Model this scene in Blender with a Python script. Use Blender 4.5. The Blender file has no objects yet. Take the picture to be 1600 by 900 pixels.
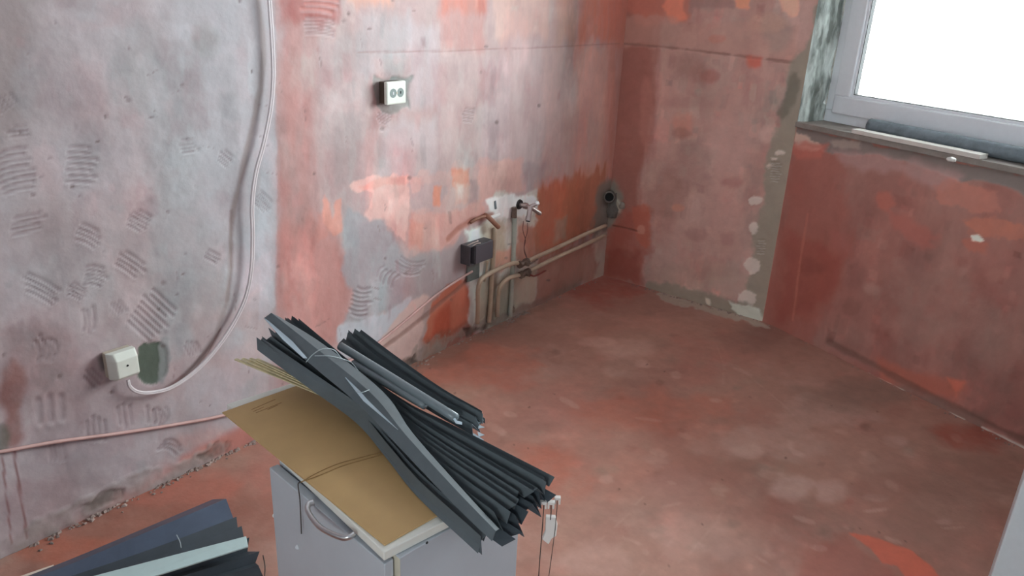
import bpy, bmesh, math, random
import numpy as np
from mathutils import Vector

sc = bpy.context.scene
COL = sc.collection
random.seed(4)

# ------------------------------------------------------------------ camera
H = 1.55
FPX = 1214.74
PITCH, ROLL, YAW, TURN = .371126, .045862, .647037, 1.185898
K = np.array([0., -.96, 0.])                      # plan corner between the back wall and the window wall
rt = np.array([math.sin(YAW), -math.cos(YAW), 0]); fw = np.array([math.cos(YAW), math.sin(YAW), 0]); up = np.array([0, 0, 1.])
FV = fw*math.cos(PITCH) - up*math.sin(PITCH); UV = fw*math.sin(PITCH) + up*math.cos(PITCH)
AX = math.cos(ROLL)*rt + math.sin(ROLL)*UV; BX = -math.sin(ROLL)*rt + math.cos(ROLL)*UV
CAM = np.array([-3.712, -2.146, H])
cam = bpy.data.cameras.new('camera'); cam_o = bpy.data.objects.new('camera', cam); COL.objects.link(cam_o)
cam.sensor_width = 36; cam.lens = 36*FPX/1600; cam.clip_start = .02
from mathutils import Matrix
cam_o.matrix_world = Matrix(((AX[0], BX[0], -FV[0], CAM[0]), (AX[1], BX[1], -FV[1], CAM[1]), (AX[2], BX[2], -FV[2], CAM[2]), (0, 0, 0, 1)))
sc.camera = cam_o
sc.view_settings.view_transform = 'Standard'; sc.view_settings.look = 'None'
sc.view_settings.gamma = 1; sc.view_settings.use_curve_mapping = False
sc.view_settings.exposure = 0.0

WD = np.array([-math.cos(TURN), -math.sin(TURN), 0]); NO = np.array([math.sin(TURN), -math.cos(TURN), 0])   # along the window wall, and out of it

# ------------------------------------------------------------------ world and lights
SKY = 27.0
W = bpy.data.worlds.new('sky'); sc.world = W; W.use_nodes = True
nt = W.node_tree; bg = nt.nodes['Background']
tc = nt.nodes.new('ShaderNodeTexCoord'); sx = nt.nodes.new('ShaderNodeSeparateXYZ'); rmp = nt.nodes.new('ShaderNodeValToRGB')
nt.links.new(tc.outputs['Generated'], sx.inputs[0]); nt.links.new(sx.outputs['Z'], rmp.inputs[0]); nt.links.new(rmp.outputs[0], bg.inputs[0])
rmp.color_ramp.elements[0].position = 0.0; rmp.color_ramp.elements[0].color = (.80, .86, .90, 1)
rmp.color_ramp.elements[1].position = 0.25; rmp.color_ramp.elements[1].color = (.90, .97, 1.0, 1)
bg.inputs[1].default_value = SKY

def portal(c, sx_, sz, n):
    l = bpy.data.lights.new('window_portal', 'AREA'); l.shape = 'RECTANGLE'; l.size = sx_; l.size_y = sz
    l.cycles.is_portal = True
    o = bpy.data.objects.new('window_portal', l); COL.objects.link(o)
    o.location = c; o.rotation_euler = Vector([-n[0], -n[1], -n[2]]).to_track_quat('Z', 'Y').to_euler()
OPEN_U = (0.0, 1.75); OPEN_Z = (1.0, 2.35)
cw = K + WD*.88 + NO*.26 + up*1.675
portal(cw, 1.75, 1.35, -NO)                      # daylight through window_1
BACK = dict(y=(-3.1, -2.3), z=(.95, 2.1), x=-5.2)       # opening of added_fill_window in the rear wall, unseen, added for fill light
portal((BACK['x']-.1, -2.7, 1.525), .8, 1.15, (1, 0, 0))  # sky fill through the added rear opening

# ------------------------------------------------------------------ helpers
def lin(c):
    c = np.array(c, float)/255
    return np.where(c <= .04045, c/12.92, ((c+.055)/1.055)**2.4)
def ray(x, y): return FV + AX*(x-800)/FPX - BX*(y-450)/FPX
def plane(x, y, p0, n):
    d = ray(x, y); return CAM + d*(np.dot(np.array(p0)-CAM, n)/np.dot(d, n))
def LW(x, y, o=0): return plane(x, y, (0, -o, 0), (0, 1, 0))      # a point o metres in front of the left wall
def MW(x, y, o=0): return plane(x, y, (-o, 0, 0), (1, 0, 0))
def WW(x, y, o=0): return plane(x, y, K+NO*o, NO)                  # o metres behind the window wall's face
def FL(x, y, z=0): return plane(x, y, (0, 0, z), (0, 0, 1))

def new_mat(name, rough=.6, col=(.5, .5, .5), metal=0, spec=.5, noise=0, nscale=40, bump=0, bscale=200, attr=None, trans=0):
    m = bpy.data.materials.new(name); m.use_nodes = True
    t = m.node_tree; b = t.nodes['Principled BSDF']
    b.inputs['Roughness'].default_value = rough; b.inputs['Metallic'].default_value = metal
    b.inputs['Specular IOR Level'].default_value = spec
    c = t.nodes.new('ShaderNodeRGB'); c.outputs[0].default_value = (*col, 1); src = c.outputs[0]
    if attr:
        a = t.nodes.new('ShaderNodeVertexColor'); a.layer_name = attr; src = a.outputs[0]
    co = t.nodes.new('ShaderNodeTexCoord')
    if noise:
        n = t.nodes.new('ShaderNodeTexNoise'); n.inputs['Scale'].default_value = nscale; n.inputs['Detail'].default_value = 6; n.inputs['Roughness'].default_value = .65
        t.links.new(co.outputs['Object'], n.inputs['Vector'])
        mr = t.nodes.new('ShaderNodeMapRange'); mr.inputs[1].default_value = .3; mr.inputs[2].default_value = .7
        mr.inputs[3].default_value = 1-noise; mr.inputs[4].default_value = 1+noise
        t.links.new(n.outputs[0], mr.inputs[0])
        v = t.nodes.new('ShaderNodeVectorMath'); v.operation = 'SCALE'
        t.links.new(src, v.inputs[0]); t.links.new(mr.outputs[0], v.inputs['Scale']); src = v.outputs[0]
    t.links.new(src, b.inputs['Base Color'])
    if bump:
        n2 = t.nodes.new('ShaderNodeTexNoise'); n2.inputs['Scale'].default_value = bscale; n2.inputs['Detail'].default_value = 5
        t.links.new(co.outputs['Object'], n2.inputs['Vector'])
        bp = t.nodes.new('ShaderNodeBump'); bp.inputs['Strength'].default_value = bump; bp.inputs['Distance'].default_value = .004
        t.links.new(n2.outputs[0], bp.inputs['Height']); t.links.new(bp.outputs[0], b.inputs['Normal'])
    return m

def mesh_obj(name, verts, faces, mat, parent=None, smooth=False):
    me = bpy.data.meshes.new(name); me.from_pydata([tuple(map(float, v)) for v in verts], [], faces); me.update()
    if mat: me.materials.append(mat)
    o = bpy.data.objects.new(name, me); COL.objects.link(o)
    if smooth: me.shade_smooth()
    if parent: attach(o, parent)
    return o
def attach(o, parent):
    o.parent = parent; o.matrix_parent_inverse = Matrix.Translation(-parent.location)
def tag(o, label=None, cat=None, group=None, kind=None):
    if label: o['label'] = label
    if cat: o['category'] = cat
    if group: o['group'] = group
    if kind: o['kind'] = kind
    return o
def thing(name, label, cat, loc, group=None):
    o = bpy.data.objects.new(name, None); COL.objects.link(o); o.location = tuple(map(float, loc)); o.empty_display_size = .05
    return tag(o, label, cat, group)
def bevel(o, w=.002, seg=2):
    m = o.modifiers.new('bevel', 'BEVEL'); m.width = w; m.segments = seg; m.limit_method = 'ANGLE'
    return o
def box_vf(o, a, b, c, base=0):
    """a box from corner o along vectors a, b, c"""
    o, a, b, c = map(np.array, (o, a, b, c))
    v = [o, o+a, o+a+b, o+b, o+c, o+a+c, o+a+b+c, o+b+c]
    f = [(0, 3, 2, 1), (4, 5, 6, 7), (0, 1, 5, 4), (1, 2, 6, 5), (2, 3, 7, 6), (3, 0, 4, 7)]
    if np.dot(np.cross(a, b), c) < 0: f = [q[::-1] for q in f]
    return v, [tuple(i+base for i in q) for q in f]
def box(name, o, a, b, c, mat, parent=None, bev=0):
    v, f = box_vf(o, a, b, c)
    ob = mesh_obj(name, v, f, mat, parent)
    if bev: bevel(ob, bev)
    return ob
def boxes(name, lst, mat, parent=None, bev=0):
    V, Fc = [], []
    for q in lst:
        v, f = box_vf(*q, base=len(V)); V += v; Fc += f
    ob = mesh_obj(name, V, Fc, mat, parent)
    if bev: bevel(ob, bev)
    return ob
def prism(name, poly, h, mat, parent=None, bev=0):
    """polygon (list of 3D points) pushed along the vector h"""
    n = len(poly); P = [np.array(p, float) for p in poly]; h = np.array(h, float)
    V = P + [p+h for p in P]
    nrm = sum((np.cross(P[i], P[(i+1) % n]) for i in range(n)), np.zeros(3))
    Fc = [tuple(range(n))[::-1], tuple(range(n, 2*n))] + [(i, (i+1) % n, n+(i+1) % n, n+i) for i in range(n)]
    if np.dot(nrm, h) < 0: Fc = [f[::-1] for f in Fc]
    ob = mesh_obj(name, V, Fc, mat, parent)
    if bev: bevel(ob, bev)
    return ob
def catmull(pts, n=8):
    P = [np.array(p, float) for p in pts]
    P = [2*P[0]-P[1]] + P + [2*P[-1]-P[-2]]
    out = []
    for i in range(1, len(P)-2):
        for k in range(n):
            t = k/n; a, b, c, d = P[i-1:i+3]
            out.append(.5*((2*b)+(-a+c)*t+(2*a-5*b+4*c-d)*t*t+(-a+3*b-3*c+d)*t**3))
    out.append(P[-2]); return out
def tube_vf(path, r, seg=12, base=0, flat=1.0, hint=None, hollow=False):
    P = [np.array(p, float) for p in path]; R = r if hasattr(r, '__len__') else [r]*len(P)
    V, Fc = [], []; ref = np.array(hint if hint is not None else (0.13, .2, .97))
    for i, p in enumerate(P):
        t = P[min(i+1, len(P)-1)]-P[max(i-1, 0)]; t /= np.linalg.norm(t)+1e-12
        a = ref-t*np.dot(ref, t)
        if np.linalg.norm(a) < 1e-3: a = np.cross(t, (1, 0, 0))
        a /= np.linalg.norm(a); b = np.cross(t, a); ref = a
        for k in range(seg):
            an = 2*math.pi*k/seg; V.append(p+R[i]*(a*math.cos(an)*flat+b*math.sin(an)))
    for i in range(len(P)-1):
        for k in range(seg):
            k2 = (k+1) % seg
            Fc.append((base+i*seg+k, base+i*seg+k2, base+(i+1)*seg+k2, base+(i+1)*seg+k))
    if not hollow:
        Fc.append(tuple(base+k for k in range(seg))[::-1]); Fc.append(tuple(base+(len(P)-1)*seg+k for k in range(seg)))
    return V, Fc
def tube(name, path, r, mat, parent=None, seg=12, n=6, flat=1.0, hint=None):
    p = catmull(path, n) if len(path) > 2 and n else path
    v, f = tube_vf(p, r, seg, flat=flat, hint=hint)
    o = mesh_obj(name, v, f, mat, parent, smooth=True)
    return o
def cyls(name, lst, mat, parent=None, seg=16):
    """several straight turned pieces as one mesh: (p0, p1, r0, r1)"""
    V, Fc = [], []
    for p0, p1, r0, r1 in lst:
        v, f = tube_vf([p0, p1], [r0, r1], seg, base=len(V)); V += v; Fc += f
    o = mesh_obj(name, V, Fc, mat, parent, smooth=True)
    o.modifiers.new('edges', 'EDGE_SPLIT').split_angle = .7
    return o

# ------------------------------------------------------------------ procedural plaster surfaces
def _hash(i, j, s):
    h = (i.astype(np.int64)*374761393 + j.astype(np.int64)*668265263 + s*2147483647 + 1013904223) & 0xffffffff
    h = ((h ^ (h >> 13))*1274126177) & 0xffffffff
    h = ((h ^ (h >> 16))*2246822519) & 0xffffffff
    return ((h ^ (h >> 15)) & 0xffffff)/float(0xffffff)
def vnoise(u, v, s):
    i = np.floor(u); j = np.floor(v); a = u-i; b = v-j; a = a*a*(3-2*a); b = b*b*(3-2*b)
    return (_hash(i, j, s)*(1-a)*(1-b)+_hash(i+1, j, s)*a*(1-b)+_hash(i, j+1, s)*(1-a)*b+_hash(i+1, j+1, s)*a*b)*2-1
def fbm(u, v, f, s=0, o=4, fu=1., fv=1., g=.55):
    t = 0; am = 1; n = 0
    for k in range(o):
        t = t+am*vnoise(u*f*fu+17.3*k, v*f*fv+9.1*k, s+k*13); n += am; am *= g; f *= 2.03
    return t/n
def sst(a, b, x):
    t = np.clip((x-a)/(b-a), 0, 1); return t*t*(3-2*t)

class Surf:
    """A wall or floor face: origin, axes u v, normal into the room; colour and relief laid on a fine grid"""
    def __init__(s, org, ua, va, nrm, us, vs, base, pick, gain):
        s.org, s.ua, s.va, s.n = (np.array(q, float) for q in (org, ua, va, nrm))
        s.us, s.vs = us, vs
        s.V, s.U = np.meshgrid(vs, us)             # [iu, iv]
        s.C = np.ones(s.U.shape+(3,))*lin(base); s.h = np.zeros(s.U.shape); s.pick = pick; s.gain = gain
        s.seed = 100; s.boost = 1.0
    def uv(s, x, y):
        p = s.pick(x, y)-s.org; return np.array([p@s.ua, p@s.va])
    def scale(s, pts):
        c = np.mean(pts, 0); a = s.uv(*c); b = s.uv(c[0]+1, c[1]); d = s.uv(c[0], c[1]+1)
        return math.sqrt(abs((b-a)[0]*(d-a)[1]-(b-a)[1]*(d-a)[0]))
    def win(s, Q, m):
        i0, i1 = np.searchsorted(s.us, [Q[:, 0].min()-m, Q[:, 0].max()+m]); j0, j1 = np.searchsorted(s.vs, [Q[:, 1].min()-m, Q[:, 1].max()+m])
        return slice(i0, i1), slice(j0, j1)
    def mix(s, w, m, col, a, h):
        m3 = (m*a)[..., None]; s.C[w] = s.C[w]*(1-m3)+lin(col)*s.boost*m3
        if h: s.h[w] += m*h
    def patch(s, pts, col, soft=6, warp=8, wf=12, a=1, h=0, tex=.0, stretch=(1, 1)):
        s.seed += 7
        k = s.scale(pts); Q = np.array([s.uv(*p) for p in pts]); w = s.win(Q, (soft+warp*1.5)*k+.01)
        U, V = s.U[w], s.V[w]
        if U.size == 0: return
        d = np.full(U.shape, 1e9); ins = np.zeros(U.shape, bool)
        for i in range(len(Q)):
            A, B = Q[i], Q[(i+1) % len(Q)]; e = B-A
            t = np.clip(((U-A[0])*e[0]+(V-A[1])*e[1])/(e@e+1e-12), 0, 1)
            d = np.minimum(d, np.hypot(U-A[0]-t*e[0], V-A[1]-t*e[1]))
            c = (A[1] <= V) != (B[1] <= V)
            xx = A[0]+(V-A[1])*e[0]/(e[1] if abs(e[1]) > 1e-12 else 1e-12)
            ins ^= c & (U < xx)
        sd = np.where(ins, -d, d)+warp*k*fbm(U, V, wf, s.seed, 5, *stretch)*1.6
        m = sst(soft*k, -soft*k, sd)
        if tex: m = m*np.clip(1-tex*(.5+1.2*fbm(U, V, 25, s.seed+3, 4, *stretch)), 0, 1)
        s.mix(w, m, col, a, h)
    def blob(s, x, y, rx, ry, col, a=1, soft=None, warp=None, wf=12, h=0, tex=0, rot=0, stretch=(1, 1)):
        r = min(rx, ry); soft = r*.45 if soft is None else soft; warp = r*.45 if warp is None else warp
        cr, sr = math.cos(rot), math.sin(rot)
        pts = [(x+rx*math.cos(t)*cr-ry*math.sin(t)*sr, y+rx*math.cos(t)*sr+ry*math.sin(t)*cr) for t in np.linspace(0, 2*math.pi, 15)[:-1]]
        s.patch(pts, col, soft, warp, wf, a, h, tex, stretch)
    def line(s, pts, wpx, col, a=1, h=0, warp=1.0, wf=25):
        s.seed += 7
        k = s.scale(pts); Q = np.array([s.uv(*p) for p in pts]); w = s.win(Q, (wpx*2+warp*2)*k+.01); U, V = s.U[w], s.V[w]
        if U.size == 0: return
        d = np.full(U.shape, 1e9)
        for A, B in zip(Q[:-1], Q[1:]):
            e = B-A; t = np.clip(((U-A[0])*e[0]+(V-A[1])*e[1])/(e@e+1e-12), 0, 1)
            d = np.minimum(d, np.hypot(U-A[0]-t*e[0], V-A[1]-t*e[1]))
        d = d+warp*k*fbm(U, V, wf, s.seed, 3)
        m = sst(wpx*k, wpx*k*.25, d); s.mix(w, m, col, a, h)
    def comb(s, x, y, L, pitch, n, ang, bow=0, col=(126, 100, 104), a=.42, h=-.0036, ln=.9):
        """strokes of a notched trowel: n arcs of length L px"""
        ca, sa = math.cos(ang), math.sin(ang)
        for i in range(n):
            o = (i-(n-1)/2)*pitch; l = L*(1-.25*abs(i-(n-1)/2)/max(1, n/2))*random.uniform(.8, 1.1); sh = random.uniform(-.1, .1)*L
            pts = []
            for q in np.linspace(-.5, .5, 5):
                xx = q*l+sh; yy = o+bow*(q*q*4-1)
                pts.append((x+xx*ca-yy*sa, y+xx*sa+yy*ca))
            s.line(pts, pitch*.42, col, a*random.uniform(.7, 1.1), h, warp=.8)
            s.line([(p[0]-sa*0+0, p[1]+pitch*.45) for p in pts], pitch*.35, (205, 198, 200), a*.35, -h*.5, warp=.8)
    def dabs(s, n, xr, yr, wr, hr, amp=.12, hue=.05, seed=1, soft=.35, al=1.0):
        """overlapping brush and scraper marks: each one shifts the paint already there a little"""
        rr = random.Random(seed)
        for _ in range(n):
            x, y, w_, h_ = rr.uniform(*xr), rr.uniform(*yr), rr.uniform(*wr), rr.uniform(*hr)
            k = s.scale([(x, y), (x+1, y)]); c = s.uv(x, y); Q = np.array([s.uv(x-w_/2, y-h_/2), s.uv(x+w_/2, y-h_/2), s.uv(x+w_/2, y+h_/2), s.uv(x-w_/2, y+h_/2)])
            s.seed += 3; w = s.win(Q, 8*k); U, V = s.U[w], s.V[w]
            b = rr.gauss(0, amp); g = rr.gauss(0, hue); sh = rr.uniform(-.15, .15)
            if U.size == 0: continue
            ru, rv = (Q[:, 0].max()-Q[:, 0].min())/2, (Q[:, 1].max()-Q[:, 1].min())/2
            N_ = fbm(U, V, 28, s.seed, 4, 1.5, .7)
            d = np.maximum(np.abs(U-c[0]+sh*(V-c[1]))/ru, np.abs(V-c[1])/rv)+.55*N_
            m = sst(1, 1-soft, d)*al*np.clip(1+.6*N_, 0, 1.4)
            s.C[w] = s.C[w]*(1+m[..., None]*np.array([b+g*.3, b-g, b-g]))
    def tint(s, col, f, a, seed, lo=-.1, hi=.5, fu=1, fv=1, o=5):
        m = sst(lo, hi, fbm(s.U, s.V, f, seed, o, fu, fv))*a
        s.C[...] = s.C*(1-m[..., None])+lin(col)*m[..., None]
    def build(s, name, mat, back=None):
        P = s.org+s.U[..., None]*s.ua+s.V[..., None]*s.va+s.h[..., None]*s.n
        nu, nv = s.U.shape; idx = np.arange(nu*nv).reshape(nu, nv)
        a, b, c, d = idx[:-1, :-1].ravel(), idx[1:, :-1].ravel(), idx[1:, 1:].ravel(), idx[:-1, 1:].ravel()
        F = np.stack([a, b, c, d], 1)
        if np.dot(np.cross(s.ua, s.va), s.n) < 0: F = F[:, ::-1]
        V = P.reshape(-1, 3); Cc = np.clip(s.C.reshape(-1, 3)*s.gain, 0.002, .92)
        if back:                                    # the body of the wall behind its face
            bv, bf = [], []
            for q in back:
                v_, f_ = box_vf(*q, base=len(V)+len(bv)); bv += v_; bf += f_
            V = np.vstack([V, bv]); F = np.vstack([F, bf]); Cc = np.vstack([Cc, np.ones((len(bv), 3))*np.mean(Cc, 0)])
        me = bpy.data.meshes.new(name); me.vertices.add(len(V)); me.vertices.foreach_set('co', V.astype(np.float32).ravel())
        me.loops.add(F.size); me.loops.foreach_set('vertex_index', F.astype(np.int32).ravel())
        me.polygons.add(len(F)); me.polygons.foreach_set('loop_start', np.arange(0, F.size, 4, dtype=np.int32))
        me.update(calc_edges=True)
        at = me.color_attributes.new('paint', 'FLOAT_COLOR', 'POINT')
        at.data.foreach_set('color', np.hstack([Cc, np.ones((len(V), 1))]).astype(np.float32).ravel())
        sm = np.ones(len(F), bool); sm[(nu-1)*(nv-1):] = False
        me.polygons.foreach_set('use_smooth', sm)
        me.materials.append(mat); o = bpy.data.objects.new(name, me); COL.objects.link(o)
        o['kind'] = 'structure'; return o

plaster = new_mat('plaster', .6, spec=.35, attr='paint', noise=.06, nscale=14, bump=.16, bscale=90)
floor_mat = new_mat('painted_screed', .55, spec=.35, attr='paint', noise=.08, nscale=22, bump=.25, bscale=70)
GL, GM, GW, GF = .98, np.array([2.02, 2.12, 2.02]), np.array([1.95, 2.12, 2.02]), np.array([1.58, 1.66, 1.68])

# ================================================================== LEFT WALL
S = Surf((0, 0, 0), (1, 0, 0), (0, 0, 1), (0, -1, 0),
         np.concatenate([np.arange(-5.2, -3.35, .1), np.arange(-3.35, -.0001, .0055), [0]]),
         np.concatenate([np.arange(0, 1.56, .0055), np.arange(1.6, 2.61, .1)]), (182, 168, 170), LW, GL)
# region right of the old cupboard edge: pink wash
S.tint((172, 168, 171), 1.6, .8, 11)
S.tint((186, 160, 160), 2.2, .55, 12, fu=1.5, fv=.7)
S.tint((192, 186, 190), 3.0, .45, 13, .0, .6, 2, .5)
S.patch([(430, -40), (1000, -40), (960, 470), (620, 610), (430, 520)], (188, 160, 157), 2.5, 2.5, 6, .95)
S.patch([(433, -40), (505, -40), (498, 260), (545, 420), (520, 560), (428, 620)], (176, 132, 128), 14, 12, 10, .75, tex=.3, stretch=(2, .4))
S.line([(431, -20), (430, 200), (429, 330), (431, 480)], 1.6, (150, 120, 120), .3)
S.patch([(436, -40), (470, -40), (462, 200), (450, 480), (432, 480)], (184, 128, 122), 8, 10, 10, .5, stretch=(2, .4))
for x0, x1, y0, y1, c, a in ((500, 570, 60, 330, (178, 160, 160), .7), (520, 565, 175, 290, (160, 147, 146), .65), (560, 640, 20, 120, (182, 176, 180), .6), (590, 680, 190, 280, (196, 180, 182), .8),
                             (640, 690, 40, 170, (196, 182, 186), .7), (690, 755, -20, 82, (196, 140, 132), .75), (690, 760, 80, 300, (198, 174, 172), .6), (715, 745, 160, 250, (176, 138, 134), .5),
                             (755, 800, 90, 250, (200, 178, 180), .6), (800, 850, 60, 300, (202, 182, 180), .75), (770, 860, -30, 60, (212, 172, 160), .7), (630, 665, 235, 275, (176, 156, 154), .6),
                             (440, 530, -30, 35, (168, 88, 82), .8), (540, 612, -30, 8, (222, 164, 144), .9), (690, 762, -30, 20, (208, 126, 108), .75), (455, 490, 130, 420, (186, 138, 132), .6),
                             (850, 905, 80, 300, (202, 172, 166), .75), (905, 985, -40, 70, (214, 122, 96), .8), (900, 960, 70, 300, (218, 162, 148), .8), (870, 900, -20, 70, (206, 158, 140), .7),
                             (945, 990, -40, 460, (196, 126, 110), .7), (880, 905, 160, 280, (190, 150, 140), .5)):
    S.patch([(x0, y0), (x1, y0), (x1, y1), (x0, y1)], c, 9, 10, 9, a, tex=.25, stretch=(2.2, .35))
S.line([(560, 82), (690, 80), (850, 74), (968, 68)], 1.6, (150, 112, 104), .45, -.001)
S.tint((172, 150, 148), 9, .22, 21, .0, .5, 2, .5)
# salmon paint left where the tiles ended
for pts, c, a, so, wa in (
    ([(578, 290), (640, 274), (700, 264), (760, 252), (818, 250), (822, 300), (775, 318), (740, 345), (718, 375), (690, 392), (650, 396), (632, 378), (606, 352), (585, 345), (565, 352), (576, 322)], (206, 166, 160), .8, 3, 8),
    ([(545, 290), (582, 277), (640, 274), (638, 355), (632, 376), (606, 352), (582, 343), (565, 352), (577, 324), (583, 302), (560, 300)], (224, 184, 176), .95, 1.5, 4),
    ([(560, 292), (600, 278), (640, 275), (640, 288), (600, 290), (570, 300)], (220, 160, 148), .7, 2, 3),
    ([(640, 330), (690, 336), (752, 314), (762, 338), (722, 358), (708, 382), (676, 392), (640, 388)], (212, 160, 150), .9, 3, 5),
    ([(641, 288), (680, 282), (700, 300), (676, 326), (642, 326)], (182, 158, 158), .75, 4, 6), ([(641, 278), (660, 276), (656, 300), (643, 302)], (214, 168, 160), .7, 2, 3),
    ([(677, 290), (689, 292), (687, 322), (676, 322)], (224, 140, 112), .85, 2, 3), ([(706, 266), (734, 264), (734, 286), (722, 296), (708, 290)], (222, 136, 110), .8, 3, 4),
    ([(710, 286), (734, 284), (733, 318), (712, 318)], (218, 166, 154), .8, 3, 4), ([(715, 290), (725, 290), (723, 312), (716, 312)], (226, 194, 186), .7, 3, 2),
    ([(735, 282), (748, 280), (747, 314), (736, 316)], (176, 146, 144), .8, 3, 4), ([(748, 256), (815, 250), (817, 298), (776, 306), (748, 315)], (210, 166, 156), .9, 3, 5),
    ([(640, 345), (662, 350), (655, 386), (640, 384)], (222, 146, 128), .55, 4, 4), ([(700, 330), (706, 330), (706, 350), (702, 350)], (150, 116, 110), .6, 1, 1),
    ([(760, 330), (812, 318), (800, 345), (760, 352)], (226, 222, 216), .6, 3, 6), ([(818, 254), (850, 258), (862, 300), (838, 302), (820, 296)], (176, 160, 160), .8, 5, 6),
    ([(501, 312), (508, 303), (514, 318), (520, 342), (525, 316), (533, 312), (536, 360), (522, 366), (508, 352)], (216, 148, 132), .85, 2, 3),
    ([(492, 330), (505, 330), (512, 366), (498, 376)], (196, 136, 126), .7, 5, 5)):
    S.patch(pts, c, so, wa, 20, a, tex=.15)
S.patch([(836, 290), (870, 285), (945, 262), (940, 350), (860, 398), (832, 400), (826, 340)], (208, 148, 124), 11, 9, 14, .75, tex=.2, stretch=(2, .5))
S.patch([(872, 288), (892, 284), (890, 350), (872, 362)], (218, 140, 112), 7, 6, 14, .6, stretch=(2, .4))
S.patch([(428, 360), (500, 330), (540, 420), (560, 440), (540, 530), (440, 560)], (186, 126, 118), 14, 14, 10, .6, stretch=(1.8, .5))
S.patch([(838, 292), (870, 285), (945, 262), (940, 350), (860, 398), (832, 400), (826, 340)], (190, 118, 92), 6, 10, 12, .9, stretch=(2, .5))
S.patch([(865, 288), (905, 282), (900, 360), (868, 372)], (204, 124, 94), 6, 6, 12, .55, stretch=(2, .4))
S.boost = 1.8
S.patch([(826, 400), (930, 380), (938, 436), (870, 466), (820, 470), (828, 430)], (132, 98, 86), 6, 8, 12, .9)
S.boost = 1.0
# grey skim with trowel marks
S.patch([(538, 300), (562, 330), (600, 344), (625, 392), (660, 412), (690, 420), (700, 440), (650, 470), (600, 490), (560, 540), (528, 532), (545, 470), (535, 400)], (164, 160, 164), 4, 10, 10, .92)
S.patch([(640, 404), (690, 392), (722, 372), (728, 432), (690, 462), (652, 470), (630, 470)], (170, 156, 156), 4, 7, 12, .9)
S.patch([(528, 512), (575, 498), (640, 466), (632, 500), (598, 545), (560, 566), (530, 560)], (188, 188, 194), 3, 6, 14, .9, h=.001)
S.patch([(588, 545), (624, 490), (660, 462), (682, 470), (668, 520), (652, 560), (618, 600), (580, 590)], (208, 178, 170), 3, 5, 14, .95)
S.patch([(668, 470), (692, 462), (684, 520), (672, 545), (655, 540)], (174, 152, 146), 3, 5, 14, .8)
S.patch([(674, 472), (700, 445), (728, 436), (736, 460), (734, 505), (716, 520), (672, 548), (664, 530)], (192, 112, 88), 3, 5, 14, .97, h=-.002)
S.patch([(676, 500), (705, 470), (704, 520), (672, 535)], (176, 78, 54), 6, 5, 14, .7)
S.patch([(660, 530), (740, 500), (742, 530), (660, 560)], (150, 86, 66), 6, 6, 14, .8)
# pipe chase
S.boost = 1.5
S.patch([(732, 352), (758, 344), (775, 300), (836, 300), (842, 345), (812, 372), (838, 410), (840, 440), (830, 485), (742, 522), (734, 440)], (176, 172, 164), 3, 7, 14, .9, h=.001)
S.patch([(760, 312), (800, 304), (835, 300), (842, 330), (812, 340), (770, 338)], (206, 204, 202), 3, 6, 16, .9, h=.002)
S.patch([(728, 360), (758, 350), (766, 380), (732, 384)], (206, 212, 206), 3, 5, 16, .9, h=.002)
S.patch([(752, 352), (784, 345), (792, 380), (788, 410), (756, 412)], (160, 146, 126), 4, 6, 14, .8)
S.patch([(742, 440), (838, 415), (836, 478), (745, 516)], (150, 140, 124), 4, 6, 14, .85, h=-.002)
S.patch([(772, 395), (800, 388), (798, 418), (772, 424)], (184, 132, 112), 4, 5, 14, .7)
S.patch([(806, 350), (818, 345), (836, 360), (836, 405), (806, 410)], (160, 112, 94), 4, 5, 14, .8)
S.patch([(806, 440), (840, 432), (836, 470), (806, 478)], (166, 152, 138), 4, 5, 14, .8)
S.patch([(735, 428), (762, 420), (748, 446), (742, 520), (733, 500)], (182, 186, 180), 2, 4, 16, .85, h=.002)
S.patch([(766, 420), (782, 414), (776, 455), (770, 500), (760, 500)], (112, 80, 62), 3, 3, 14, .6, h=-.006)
S.line([(700, 374), (716, 358), (735, 346), (768, 336)], 6, (146, 92, 78), .7, -.004)
S.line([(590, 552), (660, 498), (718, 450), (728, 440)], 5, (112, 84, 76), .6, -.003)
# grey mortar in the corner
S.boost = 2.3
S.patch([(924, 352), (932, 300), (938, 285), (992, 280), (985, 352), (940, 372), (926, 376)], (92, 84, 78), 5, 6, 14, .92, h=.002)
S.patch([(925, 372), (962, 355), (955, 440), (925, 448), (935, 410)], (136, 124, 114), 4, 6, 14, .9, h=.003)
S.patch([(868, 345), (885, 338), (884, 372), (866, 378)], (120, 104, 92), 4, 4, 14, .7)
S.line([(800, 492), (835, 478), (870, 462), (905, 448)], 9, (104, 84, 76), .8, -.003, 5, 20)
# socket surround
S.boost = 1.0
S.patch([(584, 118), (600, 128), (645, 118), (640, 130), (640, 168), (612, 175), (588, 170), (583, 150)], (146, 146, 142), 2, 5, 20, .85, h=-.003)
S.patch([(585, 92), (640, 90), (640, 118), (590, 118)], (188, 160, 158), 5, 4, 20, .6)
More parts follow.
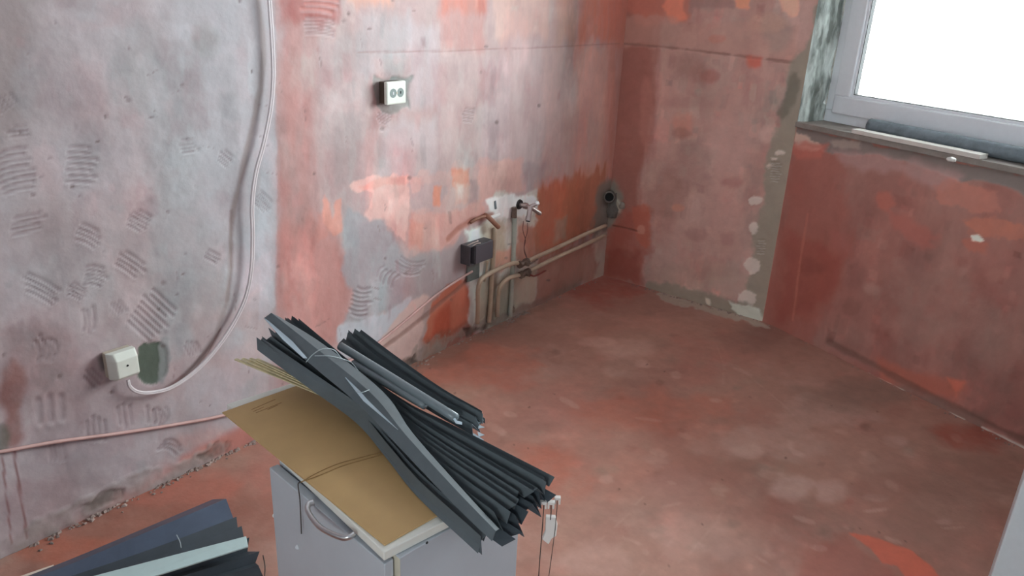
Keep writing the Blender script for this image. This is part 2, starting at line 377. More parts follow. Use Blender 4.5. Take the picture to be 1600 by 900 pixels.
# big plaster field left of the cable
S.patch([(-20, -40), (62, -40), (55, 160), (-20, 260)], (146, 134, 132), 30, 20, 6, .6)
S.patch([(262, -40), (430, -40), (430, 330), (390, 560), (260, 540), (240, 200)], (180, 179, 184), 30, 25, 6, .6)
S.patch([(225, 90), (330, 60), (300, 330), (380, 480), (250, 560), (230, 400)], (166, 168, 170), 20, 25, 8, .45)
for q in ((85, 95, 50, 45, (162, 150, 152), .6), (215, 95, 40, 60, (166, 162, 164), .5), (320, 60, 22, 26, (150, 140, 138), .6), (200, 140, 30, 60, (168, 156, 157), .6), (105, 150, 40, 40, (160, 148, 151), .6),
          (40, 130, 20, 60, (176, 172, 176), .5), (150, 260, 60, 60, (176, 170, 175), .5), (60, 350, 60, 60, (166, 152, 152), .4), (30, 560, 70, 60, (164, 140, 140), .7), (110, 620, 120, 80, (168, 144, 146), .6),
          (60, 600, 60, 110, (166, 138, 138), .5), (210, 430, 50, 50, (174, 158, 158), .6), (290, 400, 60, 60, (176, 164, 166), .5), (330, 510, 40, 70, (174, 150, 148), .6), (400, 510, 28, 60, (186, 158, 156), .6),
          (400, 420, 28, 60, (186, 182, 188), .5), (270, 480, 35, 50, (150, 150, 152), .5), (320, 455, 30, 40, (158, 156, 158), .5), (170, 700, 150, 50, (172, 158, 162), .6), (330, 620, 60, 40, (190, 182, 188), .6),
          (90, 790, 80, 50, (164, 138, 140), .6), (60, 420, 60, 30, (160, 150, 152), .4), (130, 420, 40, 50, (152, 144, 146), .4), (20, 630, 18, 70, (134, 84, 76), .75), (3, 685, 10, 22, (96, 96, 86), .9),
          (340, 690, 70, 22, (196, 150, 144), .6)):
    S.blob(q[0], q[1], q[2], q[3], q[4], q[5], tex=.3)
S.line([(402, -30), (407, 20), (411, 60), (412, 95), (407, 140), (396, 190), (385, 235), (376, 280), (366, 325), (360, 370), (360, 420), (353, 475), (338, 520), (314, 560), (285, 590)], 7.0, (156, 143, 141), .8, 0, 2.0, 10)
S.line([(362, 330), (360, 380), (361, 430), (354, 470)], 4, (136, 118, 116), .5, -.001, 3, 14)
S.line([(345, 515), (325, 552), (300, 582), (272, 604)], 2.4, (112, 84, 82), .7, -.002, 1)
S.patch([(425, 40), (432, 40), (431, 480), (405, 500), (400, 380), (412, 250), (424, 160)], (188, 184, 190), 3, 4, 10, .6)
S.dabs(260, (0, 430), (-20, 760), (14, 70), (20, 120), .05, .018, 3); S.dabs(260, (432, 960), (-20, 520), (10, 60), (20, 140), .06, .035, 4, .55); S.dabs(180, (432, 960), (-20, 560), (4, 14), (10, 60), .06, .04, 5, .6); S.dabs(160, (0, 430), (0, 820), (5, 18), (6, 30), .045, .02, 6, .6)
S.patch([(150, 790), (260, 720), (340, 690), (420, 640), (640, 560), (640, 600), (440, 680), (300, 725), (160, 820), (30, 870)], (188, 128, 118), 14, 10, 8, .8)
S.patch([(285, 715), (360, 672), (420, 640), (420, 672), (330, 720)], (192, 122, 110), 8, 6, 10, .6)
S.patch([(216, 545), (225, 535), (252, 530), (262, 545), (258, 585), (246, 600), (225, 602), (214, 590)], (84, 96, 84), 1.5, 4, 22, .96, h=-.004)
S.patch([(252, 530), (262, 528), (266, 560), (256, 600), (248, 596)], (150, 152, 152), 1.5, 4, 22, .7, h=.001)
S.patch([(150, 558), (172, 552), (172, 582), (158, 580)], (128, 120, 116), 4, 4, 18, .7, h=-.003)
S.line([(3, 705), (8, 760), (14, 800), (18, 850)], 2.2, (136, 84, 80), .7)
S.line([(22, 705), (30, 760), (38, 800), (42, 840)], 2.6, (132, 78, 74), .75)
# notched trowel marks
PI = math.pi
for q in ((127, 258, 46, 9, 7, .03, 1), (22, 268, 60, 9, 8, -.25, 3), (8, 160, 22, 7, 5, .9, 0), (42, 350, 56, 8, 4, -.25, 0), (135, 368, 38, 8, 4, .45, 2), (218, 345, 30, 7, 5, .5, 0), (205, 415, 46, 8, 4, .6, 1),
          (148, 432, 36, 7, 5, .12, 2), (62, 452, 66, 8, 4, .5, 2), (235, 492, 55, 9, 8, .75, 0), (185, 480, 22, 6, 3, .9, 0), (70, 545, 40, 7, 5, 1.45, 5), (138, 500, 40, 8, 3, 1.5, 2), (118, 455, 30, 6, 4, .4, 1),
          (292, 228, 24, 6, 4, -.1, 0), (352, 248, 22, 6, 4, .7, 0), (78, 640, 40, 18, 3, 1.5, 0), (145, 590, 30, 9, 3, .8, 0), (150, 670, 36, 9, 4, 1.52, 0), (195, 652, 36, 9, 3, 1.45, 0), (90, 710, 26, 7, 4, 1.5, 0),
          (250, 650, 30, 6, 4, 1.45, 4), (235, 650, 26, 9, 2, 1.5, 0), (600, 184, 22, 4, 5, .35, 0), (500, 42, 50, 6, 5, .1, 2), (562, 470, 30, 7, 7, .1, -3), (605, 432, 26, 7, 5, -1.0, 3),
          (640, 414, 44, 5, 5, .2, -6), (300, 545, 22, 6, 4, 1.1, 0), (410, 315, 26, 5, 5, .8, 0), (265, 700, 36, 7, 3, .3, 6), (330, 400, 26, 6, 3, .5, 0), (732, 180, 16, 5, 5, .1, 0), (30, 205, 30, 6, 3, -.1, 0)):
    S.comb(*q)
S.comb(500, 8, 60, 9, 3, .1, 2, (220, 150, 140), .5)
for i in range(70):                                  # pits and scratches
    x, y = random.uniform(0, 900), random.uniform(0, 640)
    S.blob(x, y, random.uniform(1.5, 3.5), random.uniform(1.5, 3), (112, 92, 90), random.uniform(.3, .8), h=-.002)
for i in range(34):
    x, y = random.uniform(20, 700), random.uniform(20, 600); l = random.uniform(8, 30); an = random.choice([1.5, 1.45, .2, 2.6])
    S.line([(x, y), (x+l*.5*math.cos(an)+2, y+l*.5*math.sin(an)), (x+l*math.cos(an), y+l*math.sin(an))], 1.0, (128, 100, 98), random.uniform(.3, .6), -.001)
# broken plaster along the foot of the wall
S.patch([(-20, 862), (100, 795), (190, 745), (240, 735), (320, 698), (360, 690), (352, 712), (240, 768), (110, 830), (-20, 905)], (158, 146, 142), 3, 12, 18, .85, h=.004, tex=.8)
S.patch([(120, 795), (160, 770), (196, 762), (190, 775), (140, 800)], (96, 84, 78), 2, 6, 24, .7, h=-.006, tex=.8)
S.patch([(300, 712), (340, 692), (362, 690), (352, 705), (310, 722)], (96, 80, 72), 2, 6, 24, .7, h=-.006, tex=.9)
S.patch([(618, 570), (660, 540), (730, 512), (760, 500), (800, 486), (790, 500), (700, 540), (620, 590)], (150, 136, 126), 2, 8, 22, .9, h=.003, tex=.5)
S.patch([(615, 572), (650, 552), (650, 566), (620, 585)], (80, 68, 62), 2, 6, 26, .9, h=-.006, tex=.5)
S.patch([(725, 516), (760, 506), (762, 512), (730, 525)], (84, 66, 58), 2, 5, 26, .9, h=-.005, tex=.5)
zz = S.V; S.h += .006*fbm(S.U, S.V, 2.2, 77, 3)*sst(0, .2, -S.U)+.0022*fbm(S.U, S.V, 16, 78, 4)
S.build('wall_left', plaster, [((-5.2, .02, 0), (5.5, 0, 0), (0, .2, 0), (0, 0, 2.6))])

# ================================================================== BACK WALL (short, between left wall and window wall)
S = Surf((0, 0, 0), (0, 1, 0), (0, 0, 1), (-1, 0, 0), np.concatenate([np.arange(-.96, -.0001, .0055), [0]]),
         np.concatenate([np.arange(0, 1.62, .0055), np.arange(1.65, 2.61, .1)]), (150, 116, 110), MW, GM)
S.tint((158, 126, 120), 3, .6, 31, fu=2, fv=.6); S.tint((140, 100, 94), 5, .4, 32, fu=1.5, fv=.6)
S.dabs(160, (965, 1240), (-20, 490), (8, 46), (14, 90), .07, .04, 13); S.dabs(160, (965, 1240), (-20, 490), (4, 16), (6, 30), .10, .05, 14)
S.patch([(960, -60), (1030, -60), (1015, 200), (1000, 330), (960, 450), (930, 450)], (124, 76, 68), 18, 16, 8, .9, stretch=(2, .4))
S.patch([(975, -60), (1072, -60), (1075, 25), (1010, 40), (975, 20)], (156, 92, 80), 8, 10, 10, .8)
S.patch([(1035, 10), (1072, -30), (1070, 28), (1048, 38)], (190, 112, 92), 4, 6, 14, .7)
S.patch([(1145, -60), (1172, -60), (1170, 12), (1148, 14)], (190, 122, 100), 3, 5, 14, .9)
S.patch([(1222, -60), (1250, -60), (1245, 22), (1220, 20)], (192, 140, 122), 3, 5, 14, .8)
S.patch([(1075, -60), (1145, -60), (1145, 12), (1080, 10)], (128, 96, 92), 4, 6, 14, .7)
S.patch([(975, 25), (1250, 40), (1245, 100), (1170, 92), (970, 70)], (150, 112, 104), 6, 10, 10, .6)
S.line([(968, 68), (1060, 76), (1160, 88), (1240, 98)], 2.6, (110, 78, 72), .7, -.002, 2)
S.patch([(1165, 88), (1192, 90), (1190, 105), (1178, 110), (1165, 102)], (166, 84, 72), 4, 4, 16, .85)
for q in ((1080, 105, 30, 20, (126, 92, 86), .6), (1110, 120, 16, 10, (132, 80, 74), .6), (1075, 160, 40, 14, (134, 96, 90), .5), (1068, 192, 18, 18, (168, 108, 94), .6), (1066, 210, 14, 8, (128, 88, 80), .6),
          (1120, 60, 14, 6, (156, 100, 88), .6), (1210, 50, 24, 30, (128, 110, 104), .6), (1195, 35, 30, 16, (166, 124, 110), .4), (1130, 250, 40, 60, (160, 124, 118), .6), (1080, 260, 30, 40, (124, 92, 88), .5),
          (1040, 300, 30, 50, (122, 86, 80), .5), (1110, 360, 60, 50, (150, 116, 110), .6), (1085, 365, 18, 12, (126, 88, 82), .5), (1135, 375, 14, 12, (132, 92, 88), .5), (1060, 325, 10, 5, (160, 110, 96), .7),
          (1200, 210, 20, 14, (170, 138, 132), .7), (1142, 285, 20, 12, (136, 86, 80), .6), (1010, 180, 10, 60, (150, 100, 92), .5), (1090, 430, 70, 20, (138, 112, 104), .6), (1140, 445, 40, 16, (150, 126, 118), .5)):
    S.blob(*q[:4], q[4], q[5], tex=.2)
S.patch([(1222, 165), (1237, 98), (1260, 60), (1300, -60), (1300, 10), (1252, 210), (1196, 505), (1160, 480), (1180, 360), (1205, 240)], (120, 110, 100), 5, 9, 14, .9, h=.001)
S.patch([(1236, 112), (1250, 108), (1248, 140), (1222, 190), (1215, 180)], (92, 86, 78), 4, 5, 16, .8)
for q in ((1183, 313, 11, 8), (1178, 356, 9, 8), (1176, 415, 11, 13), (1166, 466, 14, 14), (1204, 258, 7, 4), (1218, 240, 6, 3), (1210, 249, 5, 2)):
    S.blob(*q, (172, 156, 150), .85, soft=1.5, warp=4, wf=30, h=.002)
S.comb(1212, 268, 16, 4, 8, .05, 0, (92, 84, 76), .4)
S.comb(1190, 385, 12, 4, 6, .05, 0, (92, 84, 76), .3)
S.patch([(935, 300), (960, 282), (974, 300), (976, 340), (965, 352), (935, 360)], (106, 97, 90), 4, 6, 14, .95, h=.004)
S.patch([(962, 312), (976, 318), (972, 334), (964, 330)], (140, 130, 120), 2, 4, 20, .8, h=.006)
S.patch([(960, 352), (976, 332), (990, 318), (1018, 330), (1014, 400), (1000, 442), (1010, 452), (942, 432), (948, 390)], (132, 70, 60), 5, 8, 12, .85, tex=.2)
S.patch([(984, 318), (1014, 326), (1016, 384), (998, 392), (988, 350)], (150, 82, 68), 4, 7, 14, .75, tex=.2)
S.patch([(945, 390), (1000, 395), (1005, 445), (945, 432)], (112, 56, 48), 8, 8, 12, .6)
S.line([(958, 352), (985, 358), (998, 362)], 2, (84, 46, 38), .8, -.002)
S.blob(1001, 359, 6, 7, (158, 108, 96), .85, soft=1.5)
S.patch([(1010, 436), (1100, 456), (1192, 484), (1194, 510), (1100, 490), (1000, 460)], (116, 104, 94), 4, 7, 14, .9, h=.001)
S.patch([(1138, 470), (1185, 484), (1195, 508), (1150, 494)], (166, 162, 154), 2, 5, 22, .85, h=.004)
S.patch([(1100, 460), (1110, 470), (1112, 480), (1104, 474)], (176, 160, 150), 1.5, 2, 22, .8, h=.004)
S.h += .005*fbm(S.U, S.V, 2.5, 87, 3)*sst(-.96, -.8, S.U)*sst(0, -.1, S.U)+.0022*fbm(S.U, S.V, 16, 88, 4)
S.build('wall_back', plaster, [((.02, -.96, 0), (.28, 0, 0), (0, .99, 0), (0, 0, 2.6))])
# ragged arris where the short wall meets the window opening: hardened foam and broken masonry
# ================================================================== WINDOW WALL
S = Surf(K, WD, (0, 0, 1), -NO, np.concatenate([np.arange(0, 1.6, .006), np.arange(1.65, 2.7, .1)]), np.arange(0, .9951, .0055), (128, 86, 80), WW, GW)
S.dabs(160, (1195, 1600), (220, 690), (10, 60), (14, 90), .08, .04, 23); S.dabs(200, (1195, 1600), (220, 690), (4, 18), (6, 30), .12, .05, 24); S.tint((136, 100, 94), 2.5, .55, 41, fu=1.4); S.tint((122, 72, 66), 4, .5, 42, fu=1.8, fv=.7); S.tint((146, 96, 88), 8, .25, 43)
S.patch([(1240, 225), (1300, 230), (1330, 330), (1320, 420), (1260, 540), (1188, 520)], (132, 76, 68), 14, 16, 9, .7, stretch=(1.6, .6))
S.patch([(1236, 360), (1320, 400), (1300, 480), (1215, 500)], (122, 56, 48), 12, 12, 9, .5)
S.line([(1262, 335), (1250, 410), (1238, 500)], 3, (154, 92, 82), .5)
S.line([(1212, 330), (1203, 410), (1190, 495)], 3.5, (152, 100, 92), .6)
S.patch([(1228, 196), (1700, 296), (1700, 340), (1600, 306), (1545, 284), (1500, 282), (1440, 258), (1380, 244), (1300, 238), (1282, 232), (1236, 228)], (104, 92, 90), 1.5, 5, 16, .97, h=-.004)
S.patch([(1240, 206), (1262, 212), (1292, 232), (1270, 236), (1240, 232)], (170, 140, 130), 2, 5, 22, .85)
S.patch([(1290, 218), (1345, 220), (1340, 232), (1300, 232)], (142, 122, 116), 3, 5, 22, .7)
S.patch([(1236, 228), (1260, 222), (1292, 226), (1282, 246), (1244, 252)], (154, 86, 77), 4, 5, 14, .8)
S.patch([(1300, 236), (1380, 242), (1440, 254), (1500, 276), (1470, 300), (1400, 270), (1320, 260)], (146, 112, 110), 8, 8, 10, .65)
S.patch([(1442, 286), (1500, 278), (1560, 298), (1562, 330), (1520, 330), (1470, 315)], (156, 98, 88), 5, 11, 18, .8, tex=.3)
S.patch([(1505, 345), (1540, 340), (1620, 355), (1620, 378), (1570, 372), (1540, 368), (1512, 362)], (156, 94, 80), 3, 9, 20, .85, tex=.3)
S.patch([(1505, 375), (1530, 370), (1542, 380), (1540, 396), (1512, 396)], (150, 88, 76), 3, 6, 20, .8)
S.patch([(1372, 302), (1392, 298), (1398, 318), (1385, 330), (1370, 324)], (150, 86, 76), 4, 5, 18, .8)
S.patch([(1390, 330), (1440, 350), (1460, 370), (1440, 385), (1395, 350)], (150, 84, 76), 8, 10, 14, .6)
S.patch([(1518, 369), (1530, 367), (1540, 376), (1532, 380), (1520, 376)], (206, 186, 176), 1.5, 2, 22, .9, h=.001)
S.patch([(1370, 560), (1430, 580), (1505, 605), (1495, 625), (1430, 610), (1380, 590)], (152, 80, 66), 8, 8, 12, .6)
S.patch([(1480, 590), (1505, 598), (1494, 620)], (176, 92, 76), 4, 4, 12, .6)
S.patch([(1400, 600), (1500, 640), (1540, 650), (1530, 690), (1430, 640)], (98, 78, 72), 10, 8, 12, .6)
for q in ((1340, 430, 20, 18, (112, 72, 68), .5), (1360, 450, 14, 10, (156, 118, 110), .4), (1330, 480, 14, 12, (108, 70, 64), .5), (1270, 420, 20, 14, (108, 58, 52), .6), (1310, 380, 16, 20, (138, 80, 74), .5),
          (1450, 480, 60, 60, (132, 100, 94), .5), (1540, 520, 50, 60, (126, 94, 88), .5), (1560, 430, 20, 12, (140, 96, 88), .5), (1430, 420, 20, 30, (118, 80, 76), .4)):
    S.blob(*q[:4], q[4], q[5], tex=.2)
S.line([(1295, 535), (1400, 590), (1500, 640), (1600, 690)], 9, (92, 66, 60), .6, -.002, 5, 12)
S.line([(1316, 566), (1350, 582), (1400, 606), (1440, 627)], 2.6, (180, 166, 156), .8, .003, 2)
S.line([(1440, 627), (1480, 645), (1505, 656)], 3, (170, 154, 146), .7, .003, 2)
S.line([(1535, 668), (1570, 685), (1600, 700)], 3, (166, 152, 146), .8, .003, 2)
S.line([(1240, 530), (1290, 552), (1316, 566)], 1.6, (160, 140, 132), .5, .002, 2)
S.h += .005*fbm(S.U, S.V, 2.2, 97, 3)*sst(0, .1, S.U)+.0022*fbm(S.U, S.V, 14, 98, 4)
q = lambda u, z, du, dz: (K+WD*u+NO*.02+up*z, WD*du, NO*.28, up*dz)
S.build('wall_window', plaster, [q(0, 0, 2.7, .99), q(1.75, .99, .95, 1.61), q(0, 2.35, 1.75, .25)])

# ================================================================== FLOOR
S = Surf((0, 0, 0), (1, 0, 0), (0, 1, 0), (0, 0, 1), np.concatenate([np.arange(-5.2, -3.3, .1), np.arange(-3.3, .02, .0075)]),
         np.concatenate([np.arange(-3.6, -2.35, .08), np.arange(-2.35, .021, .0075)]), (137, 98, 88), lambda x, y: FL(x, y), GF)
S.tint((148, 108, 98), 2.2, .5, 51); S.tint((134, 84, 72), 3, .5, 52, fu=.7); S.tint((150, 116, 108), 6, .35, 53, .1, .6); S.tint((124, 84, 76), 9, .3, 54, 0, .5)
S.dabs(180, (600, 1600), (430, 900), (30, 140), (10, 50), .06, .03, 33, .7); S.dabs(500, (560, 1600), (430, 900), (6, 36), (4, 18), .09, .03, 34, .7); S.dabs(160, (0, 440), (680, 900), (10, 60), (6, 24), .09, .04, 35, .7)
for q in ((200, 810, 230, 60, (124, 74, 62), .65), (720, 570, 120, 40, (150, 84, 68), .6), (960, 430, 90, 40, (134, 66, 56), .8), (1020, 640, 130, 30, (150, 84, 68), .55), (860, 740, 60, 40, (150, 82, 66), .6), (1100, 560, 60, 40, (140, 82, 72), .4),
          (975, 545, 50, 14, (160, 122, 112), .6), (930, 535, 30, 8, (166, 124, 114), .5), (1240, 765, 26, 18, (160, 126, 118), .75), (1302, 768, 28, 16, (158, 122, 114), .75), (1258, 620, 18, 8, (156, 122, 114), .6),
          (1400, 690, 18, 8, (156, 120, 112), .6), (1370, 778, 22, 6, (156, 120, 112), .6), (1280, 650, 90, 22, (156, 122, 114), .5), (1200, 690, 90, 30, (152, 120, 112), .5), (1130, 700, 60, 20, (150, 116, 108), .4),
          (1170, 705, 20, 10, (160, 124, 114), .7), (1090, 840, 60, 40, (150, 112, 104), .5), (930, 880, 60, 30, (156, 120, 112), .5), (1530, 680, 60, 22, (128, 64, 52), .8), (1500, 790, 110, 80, (118, 84, 74), .7),
          (1380, 760, 60, 25, (120, 80, 70), .6), (1250, 870, 70, 30, (130, 80, 70), .6), (1190, 530, 60, 25, (114, 80, 72), .6), (1330, 620, 90, 26, (112, 86, 78), .6), (1030, 480, 90, 18, (126, 86, 78), .5),
          (780, 520, 60, 20, (124, 84, 74), .5), (680, 560, 60, 14, (112, 74, 64), .6), (850, 650, 60, 40, (128, 88, 80), .4), (1475, 815, 14, 6, (150, 112, 104), .6), (1050, 760, 60, 30, (136, 96, 88), .5),
          (1140, 920, 30, 20, (140, 76, 66), .5), (1350, 700, 60, 20, (130, 92, 82), .5), (760, 640, 40, 20, (150, 106, 96), .5), (270, 760, 110, 30, (150, 88, 76), .7), (120, 860, 90, 24, (150, 84, 68), .7), (420, 740, 50, 30, (150, 92, 82), .6)):
    S.blob(*q[:4], q[4], q[5], tex=.35, warp=min(q[2], q[3])*.6, wf=8)
S.patch([(1322, 832), (1360, 838), (1420, 858), (1450, 880), (1480, 915), (1420, 905), (1400, 884), (1378, 880), (1362, 860)], (172, 84, 66), 2, 4, 14, .95)
S.patch([(1250, 860), (1320, 834), (1365, 868), (1395, 890), (1420, 930), (1240, 930)], (134, 76, 66), 8, 8, 12, .7)
for (a, b) in (((930, 850), (1010, 770)), ((1060, 880), (1130, 800)), ((1000, 900), (1060, 830)), ((1130, 600), (1120, 540)), ((860, 560), (940, 530)), ((1150, 570), (1280, 690))):
    S.line([a, ((a[0]+b[0])/2+6, (a[1]+b[1])/2), b], 1.6, (160, 124, 114), .2, 0, 2)
for i in range(46):
    x, y = random.uniform(650, 1560), random.uniform(520, 890); S.blob(x, y, random.uniform(5, 22), random.uniform(2, 7), (166, 130, 120), random.uniform(.2, .5), tex=.5, wf=30, rot=random.uniform(-.3, .6))
for i in range(30):
    x, y = random.uniform(650, 1560), random.uniform(520, 890); S.blob(x, y, 1.6, 1.3, (84, 54, 48), .8)
S.patch([(1032, 458), (1192, 500), (1196, 512), (1120, 494), (1032, 468)], (150, 134, 124), 2, 6, 18, .8, h=.002)
S.patch([(620, 580), (740, 516), (860, 465), (880, 468), (760, 530), (640, 590)], (118, 84, 74), 5, 7, 18, .7, h=.001)
S.C[..., 2] *= .94; S.C[..., 0] *= 1.0
S.h += .004*fbm(S.U, S.V, 1.6, 107, 3)+.0012*fbm(S.U, S.V, 14, 108, 4)
S.build('floor', floor_mat, [((-5.2, -3.6, -.2), (5.6, 0, 0), (0, 3.62, 0), (0, 0, .18))])

# ================================================================== REST OF THE ROOM
wallpaint = new_mat('old_plaster', .8, tuple(lin((226, 230, 236))), noise=.05, nscale=4, bump=.3, bscale=40)
ceilpaint = new_mat('ceiling_paint', .9, tuple(lin((236, 238, 242))), noise=.04, nscale=5)
tag(box('ceiling', (-5.4, -3.8, 2.6), (5.8, 0, 0), (0, 4.1, 0), (0, 0, .15), ceilpaint), kind='structure')
by0, by1 = BACK['y']; bz0, bz1 = BACK['z']
tag(boxes('wall_rear', [((-5.4, -3.6, 0), (.2, 0, 0), (0, by0+3.6, 0), (0, 0, 2.6)), ((-5.4, by1, 0), (.2, 0, 0), (0, .22-by1, 0), (0, 0, 2.6)),
                        ((-5.4, by0, 0), (.2, 0, 0), (0, by1-by0, 0), (0, 0, bz0)), ((-5.4, by0, bz1), (.2, 0, 0), (0, by1-by0, 0), (0, 0, 2.6-bz1))], wallpaint), kind='structure')
tag(box('wall_right', (-5.2, -3.6, 0), (4.3, 0, 0), (0, .25, 0), (0, 0, 2.6), wallpaint), kind='structure')

pvc = new_mat('white_pvc', .3, tuple(lin((232, 234, 238))), noise=.02)
gasket = new_mat('rubber_gasket', .6, (.03, .03, .03))
glass = bpy.data.materials.new('window_glass'); glass.use_nodes = True
gt = glass.node_tree; gt.nodes.clear(); go = gt.nodes.new('ShaderNodeOutputMaterial'); gm = gt.nodes.new('ShaderNodeMixShader')
g1 = gt.nodes.new('ShaderNodeBsdfTransparent'); g1.inputs[0].default_value = (.95, .97, .96, 1); g2 = gt.nodes.new('ShaderNodeBsdfGlossy'); g2.inputs['Roughness'].default_value = .02
gf = gt.nodes.new('ShaderNodeFresnel'); gf.inputs[0].default_value = 1.45
gt.links.new(gf.outputs[0], gm.inputs[0]); gt.links.new(g1.outputs[0], gm.inputs[1]); gt.links.new(g2.outputs[0], gm.inputs[2]); gt.links.new(gm.outputs[0], go.inputs[0])

def window(name, o, a, n, w, h, fw1, fw2, mull=None):
    """frame + sash + bead + pane; o = lower corner on the room-side face, a = along, n = outward"""
    e = thing(name, None, None, o); e['kind'] = 'structure'
    def ring(nm, u0, z0, u1, z1, t, d0, d1, mat, bev=.003):
        P = lambda u, z: o+a*u+up*z+n*d0
        return boxes(nm, [(P(u0, z0), a*(u1-u0), n*(d1-d0), up*t), (P(u0, z1-t), a*(u1-u0), n*(d1-d0), up*t),
                          (P(u0, z0+t), a*t, n*(d1-d0), up*(z1-z0-2*t)), (P(u1-t, z0+t), a*t, n*(d1-d0), up*(z1-z0-2*t))], mat, e, bev)
    ring('window_frame', 0, 0, w, h, fw1, .0, .07, pvc)
    s = fw1-.012
    ring('sash', s, s, w-s, h-s, fw2, -.012, .05, pvc, .006)
    s2 = s+fw2-.004
    ring('glazing_bead', s2, s2, w-s2, h-s2, .016, -.001, .03, pvc, .005)
    ring('gasket', s2+.014, s2+.014, w-s2-.014, h-s2-.014, .004, .002, .028, gasket, 0)
    box('window_pane', o+a*(s2+.012)+up*(s2+.012)+n*.022, a*(w-2*s2-.024), n*.004, up*(h-2*s2-.024), glass, e)
    return e
WO = .165
window('window_1', K+NO*WO+WD*.012+up*1.0155, WD, NO, 1.726, 1.325, .055, .082)

window('added_fill_window', np.array([-5.28, by0+.01, bz0+.01]), np.array([0, 1., 0]), np.array([-1., 0, 0]), by1-by0-.02, bz1-bz0-.02, .055, .08)  # unseen window added behind the camera to brighten the back and window walls

# reveal: ragged masonry and expanding foam beside the frame
foam = new_mat('hardened_foam', .75, tuple(lin((212, 216, 208))), noise=.25, nscale=45, bump=1, bscale=90)
rough = new_mat('rough_masonry', .9, tuple(lin((150, 148, 140))), noise=.35, nscale=30, bump=1, bscale=60)
prism('trim_1', [K+up*.99, K+NO*.30+up*.99, (.30, -.96, .99)], (0, 0, 1.36), rough)['kind'] = 'structure'
us = np.linspace(.0, .16, 18); zs = np.linspace(1.012, 2.34, 150)
Vv, Ff = [], []
ZZ, UU = np.meshgrid(zs, us)
ht = .012+.014*fbm(UU, ZZ, 16, 5, 4)+.02*np.clip(fbm(UU, ZZ, 7, 9, 3, 1.5, 1), 0, 1); ht *= sst(0, .03, UU)
for i in range(len(us)):
    for j in range(len(zs)):
        Vv.append(K+NO*us[i]+WD*max(ht[i, j], .0005)+up*zs[j])
for i in range(len(us)-1):
    for j in range(len(zs)-1):
        a = i*len(zs)+j; Ff.append((a, a+1, a+len(zs)+1, a+len(zs)))
rv = mesh_obj('trim_2', Vv, Ff, None, smooth=True); rv['kind'] = 'structure'
rm = new_mat('foam_and_mortar', .8, (1, 1, 1), bump=.8, bscale=70); t = rm.node_tree; b = t.nodes['Principled BSDF']
n = t.nodes.new('ShaderNodeTexNoise'); n.inputs['Scale'].default_value = 14; n.inputs['Detail'].default_value = 5; cr = t.nodes.new('ShaderNodeValToRGB'); co = t.nodes.new('ShaderNodeTexCoord')
mp = t.nodes.new('ShaderNodeMapping'); mp.inputs['Scale'].default_value = (1.8, 1.8, .4)
t.links.new(co.outputs['Object'], mp.inputs[0]); t.links.new(mp.outputs[0], n.inputs['Vector']); t.links.new(n.outputs[0], cr.inputs[0]); t.links.new(cr.outputs[0], b.inputs['Base Color'])
E_ = cr.color_ramp.elements; E_[0].position = .40; E_[0].color = (*lin((128, 134, 128)), 1); E_[1].position = .60; E_[1].color = (*lin((214, 222, 216)), 1)
rv.data.materials.append(rm)

# sill boards
timber = new_mat('weathered_sill', .7, tuple(lin((142, 134, 127))), noise=.2, nscale=18, bump=.3, bscale=60)
sillm = box('trim_3', K+WD*.0-NO*.012+up*.992, WD*1.75, NO*.19, up*.024, timber, None, .002); sillm['kind'] = 'structure'
zt = 1.016
def on_z(x, y, z): return FL(x, y, z)
p0 = on_z(1325, 202, zt+.018); p1 = on_z(1523, 243, zt+.018); d = (p1-p0); L = np.linalg.norm(d); L
uu0 = (p0-K)@WD; uu1 = (p1-K)@WD
pale = new_mat('pale_board', .6, tuple(lin((214, 208, 200))), noise=.08, nscale=20)
o = box('wooden_board', K+WD*uu0-NO*.016+up*(zt+.0005), WD*(uu1-uu0), NO*.054, up*.018, pale, None, .0015)
tag(o, 'flat pale wooden board lying along the front edge of the window sill', 'board')
foamtube = new_mat('grey_foam_tube', .85, tuple(lin((118, 127, 134))), noise=.2, nscale=25, bump=.4, bscale=80)
q0 = on_z(1366, 196, zt+.028); uq = (q0-K)@WD
pth = [K+WD*(uq+i*.12)+NO*(.092-.003*min(i, 5)+.002*math.sin(i*1.3))+up*(zt+.0305) for i in range(12)]
o = tube('foam_pipe_sleeve', pth, .029, foamtube, seg=18, n=4); tag(o, 'long grey foam pipe sleeve lying on the window sill against the frame', 'pipe sleeve')
def lump(name, c, r, mat, seed, sub=2):
    bm = bmesh.new(); bmesh.ops.create_icosphere(bm, subdivisions=sub, radius=1)
    rr = random.Random(seed)
    for v in bm.verts:
        k = rr.uniform(.72, 1.1); v.co = Vector((v.co.x*r[0]*k+c[0], v.co.y*r[1]*k+c[1], max(v.co.z*r[2]*k, -r[2]*.5)+c[2]))
    me = bpy.data.meshes.new(name); bm.to_mesh(me); bm.free(); me.materials.append(mat); me.shade_smooth()
    o = bpy.data.objects.new(name, me); COL.objects.link(o); return o
whitelump = new_mat('white_filler', .8, tuple(lin((214, 210, 204))), noise=.1)
c = on_z(1487, 250, zt+.005); o = lump('filler_lump', c+np.array([0, 0, .001]), (.02, .018, .012), whitelump, 3); tag(o, 'small white lump of filler on the sill beside the board end', 'filler lump')

